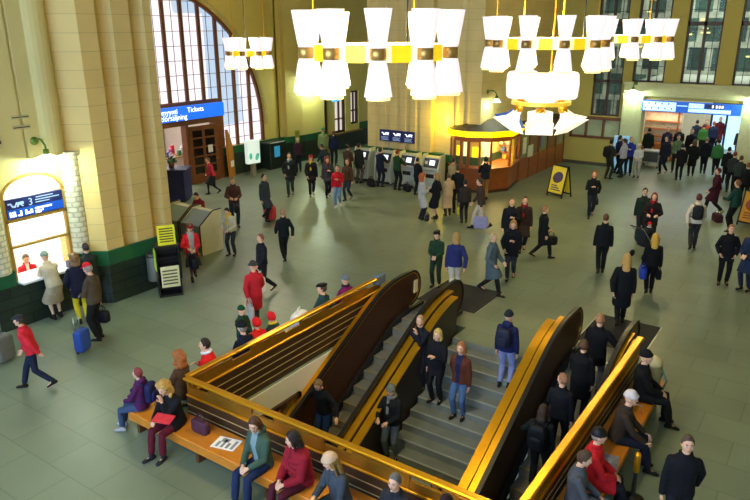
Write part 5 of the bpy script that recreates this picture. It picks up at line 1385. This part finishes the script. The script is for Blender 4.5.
person('person in black at the fourth ticket machine', (24.18, 14.50, 0), -0.16, 1.60, 'stand', ('counter', 'front'), ('half', '111419'), ('trousers', '12141a'), ('short', '14100e'))
# queue for the kiosk
person('red haired woman in pale grey coat talking', (20.93, 12.34, 0), -0.86, 1.72, 'stand', ('front', 'chest'), ('coat', 'a8a8a4'), ('trousers', '1a1c26'), ('curly', 'a8582c'))
person('fair haired woman in long black coat facing the red haired woman', (21.36, 11.97, 0), 1.56, 1.71, 'stand', ('front', 'pocket'), ('coat', '0f1117'), ('skirt', 'c8a890', '0f1117'), ('bob', '9a7a44'), shoes='0c0c10')
bag('navy bag on the floor between the two talking women', (20.99, 12.13, 0.33), '1a2036', 'hand', 1., .4)
person('person in long beige coat in the kiosk queue', (21.98, 11.80, 0), 0.85, 1.63, 'stand', ('front', 'hold'), ('long', 'b89a70'), ('trousers', '2a2420'), ('short', '5a4a28'))
person('person in black jacket between the beige coat and the kiosk', (22.56, 11.73, 0), 0.66, 1.84, 'stand', ('down', 'down'), ('jacket', '10131a'), ('trousers', '12151c'), ('short', '4a3020'))
bag('small yellow bag on the floor in the kiosk queue', (22.40, 11.57, 0.3), 'd8c820', 'shop', .7, .4)
person('person in dark brown jacket waiting last before the kiosk', (21.43, 10.82, 0), 0.73, 1.60, 'stand', ('down', 'down'), ('jacket', '2c251f'), ('trousers', '121216'), ('short', '1c1612'))
person('person in pale beige jacket at the left side of the kiosk', (24.23, 12.83, 0), -0.03, 1.76, 'stand', ('front', 'down'), ('jacket', '9a8a60'), ('trousers', '2a2620'), ('short', '3a2418'))
person('customer in dark jacket and tan trousers at the kiosk counter', (24.98, 11.72, 0), 0.71, 1.80, 'stand', ('counter', 'counter'), ('jacket', '161c22'), ('trousers', '9a7440'), ('short', '1a1612'))
person('kiosk seller in white blouse behind the glass', (26.9, 13.0, 0), -2.5, 1.68, 'stand', ('counter', 'front'), ('sweater', 'd8d2c8'), ('trousers', '20242c'), ('short', '5a3424'), skin='b')
q = person('person in brown jacket and cream trousers passing the kiosk', (21.06, 9.98, 0), 2.11, 1.84, 'walk', ('down', 'swf'), ('jacket', '3a2c26'), ('trousers', 'b8b098'), ('short', '3a2c22'), lean=.12, stride=.3)
bag('pale lavender bag carried past the kiosk', q['hands'][0], '8a8ab0', 'tote', 1.15, q['heading'])
# middle of the floor
person('man in black coat walking beside the woman in brown', (18.97, 7.96, 0), -2.65, 1.84, 'walk', ('chest', 'down'), ('half', '0f1219'), ('trousers', '12141a'), ('short', '7a5a3a'), stride=.15)
person('woman in brown coat with a red scarf', (19.50, 7.75, 0), -2.66, 1.80, 'walk', ('down', 'down'), ('coat', '2e2018'), ('trousers', '15151a'), ('short', '4a2418'), None, '8a1a1e', stride=.15)
person('fair haired person in black coat close in front of the black coated man', (16.94, 7.02, 0), -2.82, 1.75, 'walk', ('chest', 'pocket'), ('half', '0d1017'), ('trousers', '2a323c'), ('bob', 'b08044'), stride=.15, nod=.25)
q = person('person in black coat carrying a black bag right of the trio', (19.20, 6.98, 0), -0.86, 1.67, 'walk', ('swf', 'down'), ('coat', '0e1014'), ('trousers', '101216'), ('short', '9a6a44'), stride=.3)
bag('black bag trailing from the coat right of the trio', q['hands'][0], '101116', 'hand', 1.15, q['heading'])
person('person in blue grey coat and black boots near the left mat', (15.58, 7.00, 0), -1.49, 1.72, 'walk', ('swf', 'pocket'), ('coat', '4a5a62'), ('trousers', '101114'), ('short', 'b0a078'), stride=.32)
person('guard in dark green uniform and black cap beside the escalator mat', (15.26, 8.49, 0), -2.89, 1.60, 'stand', ('front', 'front'), ('jacket', '1f3a24'), ('trousers', '182c1c'), ('short', '1a1612'), ('flat', '101210'), look=-.4, nod=.1)
person('fair haired person in navy jumper and white trousers stepping on to the mat', (14.85, 7.70, 0), 0.49, 1.78, 'walk', ('down', 'swb'), ('jacket', '232a5c'), ('trousers', 'c8c4b4'), ('bob', 'a8844a'), stride=.15)
q = person('person in black jacket walking alone beyond the yellow board', (24.80, 7.23, 0), -2.76, 1.76, 'walk', ('swb', 'chest'), ('jacket', '14171a'), ('trousers', '1a1e2a'), ('bob', '9a5a30'), stride=.25)
bag('black shoulder bag of the lone walker beyond the yellow board', q['hands'][0], '14161a', 'hand', .9, q['heading'])
person('man in dark suit seen from behind', (18.79, 5.03, 0), 0.37, 1.81, 'walk', ('down', 'down'), ('jacket', '0c0f14'), ('trousers', '0c0e13'), ('crop', '5a3a28'), stride=.18)
person('woman in long dark coat with long fair hair walking away', (15.51, 3.57, 0), 0.34, 1.80, 'walk', ('swb', 'down'), ('coat', '0d1014'), ('trousers', '0d0f13'), ('long', 'b8924e'), stride=.22)
q = person('woman in black jacket with long blonde hair', (17.96, 3.49, 0), 0.31, 1.69, 'walk', ('down', 'down'), ('jacket', '090b10'), ('trousers', '0b0d12'), ('long', 'd0a038'), stride=.15)
bag('bright blue bag under the arm of the blonde woman', q['hands'][0]+V((0, 0, .22)), '1e3aa0', 'hand', 1.25, q['heading'])
bag('black handbag on the right arm of the blonde woman', q['hands'][1]+V((0, 0, .12)), '0e1014', 'hand', .95, q['heading'])
q = person('brown haired woman in dark coat with red scarf pushing the pushchair', (22.41, 4.55, 0), -2.92, 1.75, 'stand', ('hold', 'hold'), ('half', '1a1214'), ('trousers', '2a2420'), ('long', '6a2a18'), None, 'a01c24')
person('man in dark green jacket walking beside the woman with the red scarf', (22.85, 4.95, 0), -2.82, 1.79, 'walk', ('down', 'down'), ('jacket', '16281f'), ('trousers', '1c1e22'), ('short', '14110e'), stride=.12)
q = person('person in white jacket wearing a black backpack', (22.70, 3.28, 0), 0.25, 1.84, 'walk', ('swb', 'swf'), ('jacket', 'c8c0b0'), ('trousers', '2a2c30'), ('short', '5a2420'), stride=.22)
backpack('black backpack on the white jacket', q, '14161a')
q = person('person in maroon coat walking left near the orange board', (27.84, 3.50, 0), 1.88, 1.79, 'walk', ('swf', 'swb'), ('coat', '3a1020'), ('trousers', '14101a'), ('short', '4a1a18'), shoes='9aa070', stride=.3)
q = person('person in dark teal jacket beside the orange board', (25.58, 2.56, 0), 1.17, 1.84, 'stand', ('hold', 'front'), ('jacket', '143a34'), ('trousers', '0e1216'), ('short', '6a4a30'))
bag('maroon holdall at the feet of the teal jacket', (26.87, 3.18, 0.42), '3a1420', 'big', 1.1, .5)
person('person in black jacket behind the orange board', (30.02, 2.74, 0), 0.28, 1.71, 'stand', ('front', 'down'), ('jacket', '0f1114'), ('trousers', '101216'), ('short', '8a4a2a'))
person('person in dark grey jacket behind the teal jacket', (32.22, 3.53, 0), 0.21, 1.75, 'stand', ('front', 'front'), ('jacket', '2a3230'), ('trousers', '14181a'), ('short', '7a3420'))
person('person in long black coat standing near the right edge', (19.89, 1.97, 0), -2.93, 1.71, 'stand', ('pocket', 'pocket'), ('half', '0a0b10'), ('trousers', '0b0c11'), ('short', '8a5a34'), look=.1)
person('person in dark blue coat at the very right edge', (19.73, 1.40, 0), 2.72, 1.76, 'stand', ('front', 'front'), ('coat', '1c2a44'), ('trousers', '16223a'), ('short', 'b08048'))
# around the far doorway
q = person('person in olive jacket with a black backpack left of the far doorway', (32.00, 8.69, 0), -0.43, 1.84, 'stand', ('front', 'front'), ('jacket', '2a2e20'), ('trousers', '23261c'), ('short', '1c1612'))
backpack('black backpack on the olive jacket', q, '15161a', 1.1)
person('person in navy jacket at the far left group', (33.50, 8.71, 0), -0.79, 1.84, 'stand', ('front', 'front'), ('jacket', '1a2040'), ('trousers', '12141c'), ('short', '3a2418'))
person('person in pale grey jacket among the far left group', (32.78, 8.28, 0), 1.30, 1.82, 'stand', ('front', 'front'), ('jacket', 'a8aab0'), ('trousers', '1a1c22'), ('short', '2a2420'))
person('person in royal blue jacket among the far left group', (33.40, 8.15, 0), -3.07, 1.84, 'stand', ('chest', 'down'), ('jacket', '22308a'), ('trousers', '101218'), ('short', '9a6a44'))
person('child in white jacket and hat near the baggage trolley', (33.08, 7.66, 0), -3.08, 1.60, 'stand', ('front', 'front'), ('jacket', 'c8c8c0'), ('trousers', 'a8a498'), ('none', '8a6a4a'), ('beanie', 'd0d0c8'))
person('man in dark green coat beside the baggage trolley', (37.07, 8.19, 0), 0.05, 1.84, 'stand', ('down', 'down'), ('half', '12201c'), ('trousers', '12161a'), ('short', '141210'))
for lb, tk, tp, lg, hr, ps in (
  ('person in navy jacket at the left front of the doorway crowd', ((34.70, 6.82, 0), 2.82, 1.84), ('half', '101420'), ('trousers', '0e1018'), ('short', '1a1410'), 'walk'),
  ('person in navy with a fair face in the doorway crowd', ((38.00, 7.47, 0), -2.86, 1.84), ('jacket', '141a34'), ('trousers', '12141c'), ('short', '3a2a20'), 'stand'),
  ('pale headed person in black in the middle of the doorway crowd', ((38.35, 6.95, 0), -2.87, 1.84), ('jacket', '0e1116'), ('trousers', '101218'), ('short', 'b8b0a0'), 'stand'),
  ('person in pale green patterned jacket in the doorway crowd', ((35.35, 6.42, 0), -2.95, 1.84), ('jacket', '5a7050'), ('trousers', '141816'), ('short', '4a3a28'), 'stand'),
  ('dark haired person in black before the pale green jacket', ((33.58, 5.88, 0), 0.35, 1.69), ('half', '0c0e12'), ('trousers', '0d0f14'), ('short', '1a1512'), 'stand'),
  ('person in black long coat at the centre of the doorway crowd', ((37.90, 6.28, 0), -2.88, 1.84), ('coat', '0b0d12'), ('trousers', '0c0e12'), ('short', '4a3a2c'), 'stand'),
  ('brown haired person in black from behind in the doorway crowd', ((34.85, 5.59, 0), 0.25, 1.73), ('coat', '0c0d11'), ('trousers', '0c0d12'), ('bob', '4a3420'), 'stand'),
  ('bareheaded man in navy suit walking out through the doorway', ((35.68, 5.20, 0), 0.15, 1.80), ('jacket', '10131e'), ('trousers', '10121a'), ('crop', '8a8468'), 'walk'),
  ('person in bright green jacket walking out through the doorway', ((35.49, 4.64, 0), 0.14, 1.78), ('jacket', '2f6a34'), ('trousers', '12141c'), ('short', '14100e'), 'walk'),
  ('person in black jacket right of the bright green jacket', ((33.84, 3.96, 0), 0.13, 1.70), ('jacket', '101218'), ('trousers', '101218'), ('short', '14110e'), 'walk'),
  ('person in grey green jacket near the right jamb', ((31.56, 3.20, 0), 0.11, 1.71), ('jacket', '2e3832'), ('trousers', '14171a'), ('short', '5a3424'), 'stand'),
  ('person in dark olive jacket leaning by the right jamb', ((40.11, 4.28, 0), -2.94, 1.84), ('jacket', '1e2820'), ('trousers', '1a2050'), ('short', '6a5a48'), 'stand'),
  ('person in leaf green jacket inside the far doorway', ((41.21, 6.26, 0), 0.15, 1.73), ('jacket', '3a6a2c'), ('trousers', '1a2018'), ('short', '3a2c20'), 'walk'),
  ('red haired person in maroon coat inside the far doorway', ((44.07, 5.87, 0), -2.92, 1.84), ('coat', '5a1a22'), ('trousers', '1a1418'), ('short', 'b0582c'), 'walk'),
  ('person in orange top deep inside the far doorway', ((42.36, 6.33, 0), -2.90, 1.84), ('jacket', 'a8402a'), ('trousers', '1a1e2a'), ('short', '7a3a20'), 'walk'),
  ('person in dark blue jacket deep inside the far doorway', ((42.01, 5.89, 0), 0.14, 1.81), ('jacket', '1a2440'), ('trousers', '14182a'), ('short', 'a84a24'), 'walk'),
  ('person in blue black jacket by the dark blue panel inside the doorway', ((41.88, 6.74, 0), 0.16, 1.84), ('jacket', '1c2434'), ('trousers', '161a22'), ('short', '2a2420'), 'walk'),
  ('person in dark brown at the newsstand', ((40.22, 7.74, 0), 1.24, 1.73), ('jacket', '2a1c18'), ('trousers', '1c1a1c'), ('short', '3a2820'), 'stand')):
    person(lb, tk[0], tk[1], tk[2], ps, ('down', 'down') if ps == 'walk' else ('front', 'down'), tp, lg, hr, stride=.14, vox=1.5)
# on the stairs
def on_stairs(label, x, y, heading, h, **kw):
    z = stair_z(x)
    return person(label, (x, y, z), heading, h, kw.pop('pose', 'stand'), **kw)
on_stairs('person in black raising a hand at the left of the stairs', 11.40, 6.69, W_, 1.76, arms=('face', 'down'), top=('jacket', '12151f'), leg=('trousers', '15192a'), hair=('short', 'b08a68'))
on_stairs('fair haired woman in black walking down in the middle of three', 11.15, 6.12, W_, 1.68, arms=('chest', 'down'), top=('half', '0e1016'), leg=('trousers', '0f1116'), hair=('bob', 'c0a860'))
on_stairs('woman in open brown jacket and blue jeans coming down the stairs', 11.09, 5.54, W_, 1.72, arms=('down', 'swb'), top=('jacket', '5a2e1e'), leg=('trousers', '4a6a94'), hair=('bob', 'a8683c'), opened=('1c2244', .07))
q = on_stairs('person in navy hooded jacket and pale jeans going up the stairs', 12.02, 4.96, 0.05, 1.74, arms=('down', 'down'), top=('jacket', '191f4a', 'hood'), leg=('trousers', '8a94c0'), hair=('none', '1a1612'), hat=('beanie', '20242c'))
backpack('dark backpack on the navy jacket going up the stairs', q, '1c2234', .95)
on_stairs('man in grey beanie and black jacket with grey band coming down', 9.86, 6.41, W_+.1, 1.72, arms=('front', 'hold'), top=('jacket', '15181c'), leg=('trousers', '5a646c'), hair=('none', '4a3a2c'), hat=('beanie', '6a6c5e'), scarf='7a7c74', nod=.2)
on_stairs('brown haired person low on the stairs behind the near railing', 8.60, 4.66, W_+.2, 1.7, arms=('face', 'down'), top=('jacket', '2a1e22'), leg=('trousers', '1a1c22'), hair=('bob', '6a4430'))
# on the escalators
def on_esc(label, x, y, heading, h, **kw):
    z = esc_z(x)
    return person(label, (x, y, z+.008), heading, h, kw.pop('pose', 'stand'), **kw)
on_esc('man in black jumper and jeans riding down with both hands on the rails', 9.55, 7.91, W_, 1.74, arms=((.36, .22, -.28), (.36, .22, -.28)), top=('sweater', '0f1216'), leg=('trousers', '1e3a66'), hair=('short', '8a6a48'), nod=.5, lean=.15)
on_esc('bald man in black at the top of the right escalator', 12.47, 3.24, .1, 1.76, arms=('down', 'rail'), top=('half', '090a0e'), leg=('trousers', '50545a'), hair=('crop', 'a87850'))
on_esc('dark haired person in long black coat behind the bald man', 11.69, 3.28, .05, 1.7, arms=('front', 'down'), top=('coat', '08090c'), leg=('trousers', '0a0b0e'), hair=('short', '5a3e2a'))
on_esc('person in black glancing sideways halfway up the right escalator', 10.88, 3.37, .05, 1.74, arms=('chest', 'down'), top=('jacket', '101318'), leg=('trousers', '0e1014'), hair=('short', '9a6a4a'), look=1.2)
q = on_esc('person in dark green jacket lowest on the right escalator', 10.31, 3.49, .05, 1.74, arms=('rail', 'down'), top=('jacket', '141c1a'), leg=('trousers', '131a1a'), hair=('bob', '3a2a1c'))
backpack('dark backpack lowest on the right escalator', q, '10161c', 1.1)
# seated on the left bench, backs to the railing
def seated(label, x, y, heading, h, **kw):
    return person(label, (x, y, 0), heading, h, 'sit', **kw)
LB = WY1+.42
seated('ginger curly haired person in brown jacket at the corner of the railing', 6.85, LB+.05, N_+.25, 1.72, arms=('lap', 'lap'), top=('jacket', '4a3420'), leg=('trousers', '23304a'), hair=('curly', '9a5a28'))
seated('dark haired person in bright red jacket with white scarf on the left bench', 7.5, LB, N_+.5, 1.76, arms=('lap', 'chest'), top=('jacket', 'd81a1e'), leg=('trousers', '1c2a4a'), hair=('short', '20180f'), scarf='d8d8e0', look=.3, lean=.1)
seated('person in navy jacket and black brimmed hat on the left bench', 8.4, LB, N_, 1.74, arms=('lap', 'lap'), top=('jacket', '10162a'), leg=('trousers', '14161e'), hair=('short', '8a8078'), hat=('brim', '0e1214'), lean=.05)
seated('child in bright red hooded jacket next to the brimmed hat', 8.86, LB+.1, N_-.2, 1.5, arms=('lap', 'lap'), top=('puffer', 'd81c1c'), leg=('trousers', '2a2a34'), hair=('none', '6a4a30'), hat=('hood', 'd81c1c'))
person('child in dark green hat and coat standing before the red hoods', (8.95, 9.55, 0), S_, 1.36, 'stand', ('front', 'front'), ('jacket', '1c3a24'), ('trousers', '1a1c22'), ('none', '2a2018'), ('beanie', '0f4024'))
seated('child in red hat and yellow scarf on the left bench', 9.3, LB+.1, N_, 1.45, arms=('lap', 'lap'), top=('jacket', '2a3a30'), leg=('trousers', '2a2a34'), hair=('none', '6a4a30'), hat=('hood', 'c81a20'), scarf='d8c828')
seated('man in teal jacket and black flat cap on the left bench', 10.85, LB, N_+.15, 1.8, arms=('lap', 'lap'), top=('jacket', '1f3c40'), leg=('trousers', '22262c'), hair=('short', '4a3a2c'), hat=('flat', '141210'), look=.5)
seated('person in purple jacket and grey knitted hat at the end of the left bench', 11.7, LB, N_-.15, 1.66, arms=('lap', 'lap'), top=('jacket', '7a1a5a'), leg=('trousers', '22242c'), hair=('none', '3a2c24'), hat=('beanie', '6a7076'), scarf='2a1030')
T = thing('carrier_bag', 'white carrier bag on the left bench beside the flat cap', 'bag', (10.0, LB-.02, .60), .3)
b = MB(); superbox(b, (0, 0, .20), (.26, .13, .22), .45); b.build('pouch', cloth('e6e4e4', .5), T, True)
b = MB(); b.tube([(-.08, 0, .42), (-.06, 0, .52), (.06, 0, .52), (.08, 0, .42)], .01, 6); b.build('handle', cloth('e6e4e4', .5), T, True)
b = MB(); superbox(b, (.0, -.115, .24), (.07, .006, .05), .6); b.build('red_print', cloth('c83a40', .5), T, True)
bag('bundle of pale blue grey clothes on the left bench', (10.25, LB+.05, .83), '9a9cb4', 'big', .85, .2, name='clothes_bundle')
# seated on the near bench
FX = WX0-.52
q = seated('child in purple jacket at the left end of the near bench', 6.2, 9.27, 2.0, 1.5, arms=('lap', 'lap'), top=('jacket', '4a1a4a', 'hood'), leg=('trousers', '3a4a68'), hair=('short', '7a3030'), shoes='a8a8b0')
backpack('navy backpack on the purple jacket', q, '161c48')
seated('curly blonde woman in black coat and maroon trousers reading on the near bench', FX, 8.4, W_+.05, 1.7, arms=('face', 'book'), top=('half', '0d0e14'), leg=('trousers', '5a1424'), hair=('curly', 'b08a48'), lean=.22, nod=.35, shoes='20222c')
T = thing('magazine', 'red magazine held by the curly blonde woman', 'magazine', (FX-.38, 8.22, .80), .3)
b = MB(); b.obox((0, 0, 0), V((1, 0, .25)).normalized(), (0, 1, 0), V((-.25, 0, 1)).normalized(), (.1, .17, .006)); b.build('cover', mat('magazine_red', '#c8303a', .4, var=.3, vscale=10), T)
b = MB(); b.obox((.002, 0, -.008), V((1, 0, .25)).normalized(), (0, 1, 0), V((-.25, 0, 1)).normalized(), (.095, .165, .003)); b.build('pages', PAPER, T)
bag('dark patterned bag on the seat beside the curly blonde woman', (FX+.05, 7.85, .80), '4a2a3a', 'hand', .95, PI/2)
def newspaper(label, x, y, rz):
    T = thing('newspaper', label, 'newspaper', (x, y, .457), rz)
    b = MB(); b.box(-.15, .15, -.21, .21, 0, .008); b.build('sheets', PAPER, T)
    b = MB()
    for k in range(4): b.box(-.12, .02 if k % 2 else .1, -.17+.09*k, -.12+.09*k, .008, .0095)
    b.box(.02, .12, -.02, .12, .008, .0095); b.build('print', mat('news_print', '#8a8d92', .7, var=.3, vscale=30), T)
newspaper('newspaper lying open on the near bench', FX+.05, 7.25, .25)
seated('long haired woman in green jacket and blue jeans on the near bench', FX-.02, 6.38, W_-.05, 1.72, arms=('lap', 'lap'), top=('jacket', '3c5444', 'hood'), leg=('trousers', '1c2a4c'), hair=('long', '4a2c1a'), opened=('7a9094', .06), lean=.12, nod=.3, look=.35)
seated('woman in maroon quilted jacket turning to her neighbour', FX, 5.62, W_-.25, 1.74, arms=('lap', 'lap'), top=('puffer', '8a1626', 'hood'), leg=('trousers', '4a1220'), hair=('bob', '1c120e'), lean=.15, nod=.15, look=-.6)
seated('long fair haired person in grey jacket and cream black hat on the near bench', FX-.05, 4.85, W_-.35, 1.74, arms=('lap', 'book'), top=('jacket', '3c434c'), leg=('trousers', '2c3430'), hair=('long', '8a6a34'), hat=('beanie', 'c8a888'), lean=.2, nod=.25, look=-.3)
seated('grey haired person in dark jacket on the near bench', FX, 3.95, W_, 1.7, arms=('lap', 'lap'), top=('jacket', '24262c'), leg=('trousers', '1c1e24'), hair=('short', '6a6460'), lean=.1)
seated('dark haired person in pink top at the right end of the near bench', FX, 3.2, W_, 1.68, arms=('lap', 'lap'), top=('jacket', 'c8687a'), leg=('trousers', '1c1e24'), hair=('bob', '1c1412'), hat=('cap', '2a1a20'), lean=.1)
# seated on the right bench, backs to the right railing
RB = WY0-.46
seated('person in black with a black knitted hat at the far end of the right bench', 11.5, RB, S_+.25, 1.78, arms=('lap', 'lap'), top=('half', '08090c'), leg=('trousers', '0a0b0e'), hair=('none', '1a1410'), hat=('beanie', '0b0c0f'), shoes='08080a')
seated('man in white cap and brown jacket leaning forward on the right bench', 9.95, RB-.02, S_+.25, 1.74, arms=('knee', 'knee'), top=('jacket', '352a22'), leg=('trousers', '141828'), hair=('none', '8a8480'), hat=('beanie', 'c8bcb8'), lean=.2)
seated('person in red coat and black knitted hat on the right bench', 8.62, RB, S_+.35, 1.74, arms=('lap', 'lap'), top=('coat', 'b81820'), leg=('trousers', '14141a'), hair=('crop', '9a8a78'), hat=('beanie', '0c0c10'), lean=.08)
seated('brown haired man in grey jumper nearest on the right bench', 8.0, RB+.02, S_+.3, 1.72, arms=('lap', 'lap'), top=('jacket', '4a4e54'), leg=('trousers', '3a5a86'), hair=('short', '4a3424'), lean=.05, nod=.3)
T = thing('rucksack', 'cream rucksack standing at the far end of the right bench', 'rucksack', (12.0, RB-.05, .0), .4)
b = MB(); superbox(b, (0, 0, .55), (.2, .16, .42), .6); b.build('main_pouch', cloth('8a8058', .6), T, True)
b = MB(); b.ball((0, 0, .97), (.2, .17, .11)); b.build('lid', cloth('c8c098', .6), T, True)
b = MB(); b.tube([(-.15, -.15, .9), (-.17, -.24, .7), (-.15, -.17, .4)], .018, 6); b.tube([(.15, -.15, .9), (.17, -.24, .7), (.15, -.17, .4)], .018, 6); b.build('strap', cloth('5a7a6a', .6), T, True)
def mag(label, x, y, rz):
    T = thing('magazine', label, 'magazine', (x, y, .457), rz)
    b = MB(); b.box(-.2, .2, -.14, .14, 0, .012); b.build('cover', mat('mag_cover', '#6a7088', .35, var=.9, vscale=16), T)
    b = MB(); b.box(-.19, .19, -.135, .135, .002, .0105); b.build('pages', PAPER, T)
mag('colourful magazine lying on the right bench between the brown jacket and red coat', 9.25, RB-.1, .2)
q = person('man in black jacket hurrying past in the near right corner', (8.55, .93, 0), W_+.35, 1.74, 'walk', ('swb', 'down'), ('jacket', '0c0d14'), ('trousers', '101218'), ('short', '4a3c30'), stride=.3)
bag('pale blue bag carried by the hurrying man in black', q['hands'][1], '8fa8c8', 'tote', 1.1, q['heading'])
# pushchair
T = thing('pushchair', 'dark pushchair pushed by the woman with the red scarf', 'pushchair', (21.11, 4.33, 0), math.radians(-120))
b = MB(); superbox(b, (0, .05, .52), (.22, .34, .16), .5); b.build('seat', cloth('1c2026', .7), T, True)
b = MB(); superbox(b, (0, -.28, .75), (.23, .1, .24), .6); b.build('backrest', cloth('22262c', .7), T, True)
for s in (-1, 1):
    b = MB(); b.tube([(s*.22, .35, .18), (s*.23, 0, .45), (s*.23, -.45, 1.0), (s*.22, -.55, 1.05)], .014, 6); b.build('frame_tube', STEEL, T, True)
    for y_ in (.32, -.32):
        b = MB(); b.lathe([(.0, -.02), (.1, -.02), (.115, 0), (.1, .02), (0, .02)], (s*.24, y_, .115), 16, rot=M.Rotation(PI/2, 3, 'Y')); b.build('wheel', RUBBER, T, True)
b = MB(); b.tube([(-.22, -.55, 1.05), (.22, -.55, 1.05)], .02, 8); b.build('handle', RUBBER, T, True)
pc = (21.11, 4.33, 0)
person('small child in red hat and white collar sitting in the pushchair', (pc[0], pc[1], .18), math.radians(-30), 1.0, 'sit', ('lap', 'lap'), ('puffer', '20242a'), ('trousers', '20242c'), ('none', '8a6a4a'), ('beanie', 'd81c24'), 'd8d0c4', seat=.42, vox=.9)
# brass capped stanchion at the bottom edge
T = thing('post_stand', 'short dark post with a brass top near the lower right edge', 'post', (9.18, 1.62, 0))
b = MB(); b.lathe([(0, 0), (.16, 0), (.17, .03), (.05, .06), (.03, .1), (.03, .5)], n=16); b.build('stem', BLACK, T, True)
b = MB(); b.lathe([(.03, .5), (.045, .52), (.045, .8), (.03, .84), (0, .85)], n=16); b.build('brass_top', GOLD, T, True)
# ------------------------------------------------------------------ turn the built-up bodies and clothes into single continuous surfaces
for o, v, sm, paint, k in POST:
    r = o.modifiers.new('fuse', 'REMESH'); r.mode = 'VOXEL'; r.voxel_size = v; r.use_smooth_shade = True
    s = o.modifiers.new('soften', 'SMOOTH'); s.factor = .5; s.iterations = sm
dg = bpy.context.evaluated_depsgraph_get()
done = []
for o, v, sm, paint, k in POST:
    me = bpy.data.meshes.new_from_object(o.evaluated_get(dg)); done.append(me)
for (o, v, sm, paint, k), me in zip(POST, done):
    old = o.data; mats = list(old.materials); o.modifiers.clear(); o.data = me; me.name = o.name
    bpy.data.meshes.remove(old)
    me.materials.clear()
    for q in mats: me.materials.append(q)
    n = len(me.polygons)
    me.polygons.foreach_set('use_smooth', [True]*n)
    if paint and len(mats) > 1:
        nv = len(me.vertices); co_ = np.empty(nv*3, dtype=np.float32); me.vertices.foreach_get('co', co_); co_ = co_.reshape(-1, 3)
        pc = np.empty(n*3, dtype=np.float32); me.polygons.foreach_get('center', pc)
        mi = paint(pc.reshape(-1, 3)); me.polygons.foreach_set('material_index', np.ascontiguousarray(mi, dtype=np.int32))
    else: me.polygons.foreach_set('material_index', np.zeros(n, dtype=np.int32))
    me.update()

# ------------------------------------------------------------------ surroundings and exposure
w = bpy.data.worlds.new('world'); sc.world = w; w.use_nodes = True
bg = w.node_tree.nodes['Background']; bg.inputs[0].default_value = (.72, .86, .80, 1); bg.inputs[1].default_value = .10
sc.view_settings.view_transform = 'Standard'; sc.view_settings.look = 'None'
sc.view_settings.exposure = .7; sc.view_settings.gamma = 1.; sc.view_settings.use_curve_mapping = False
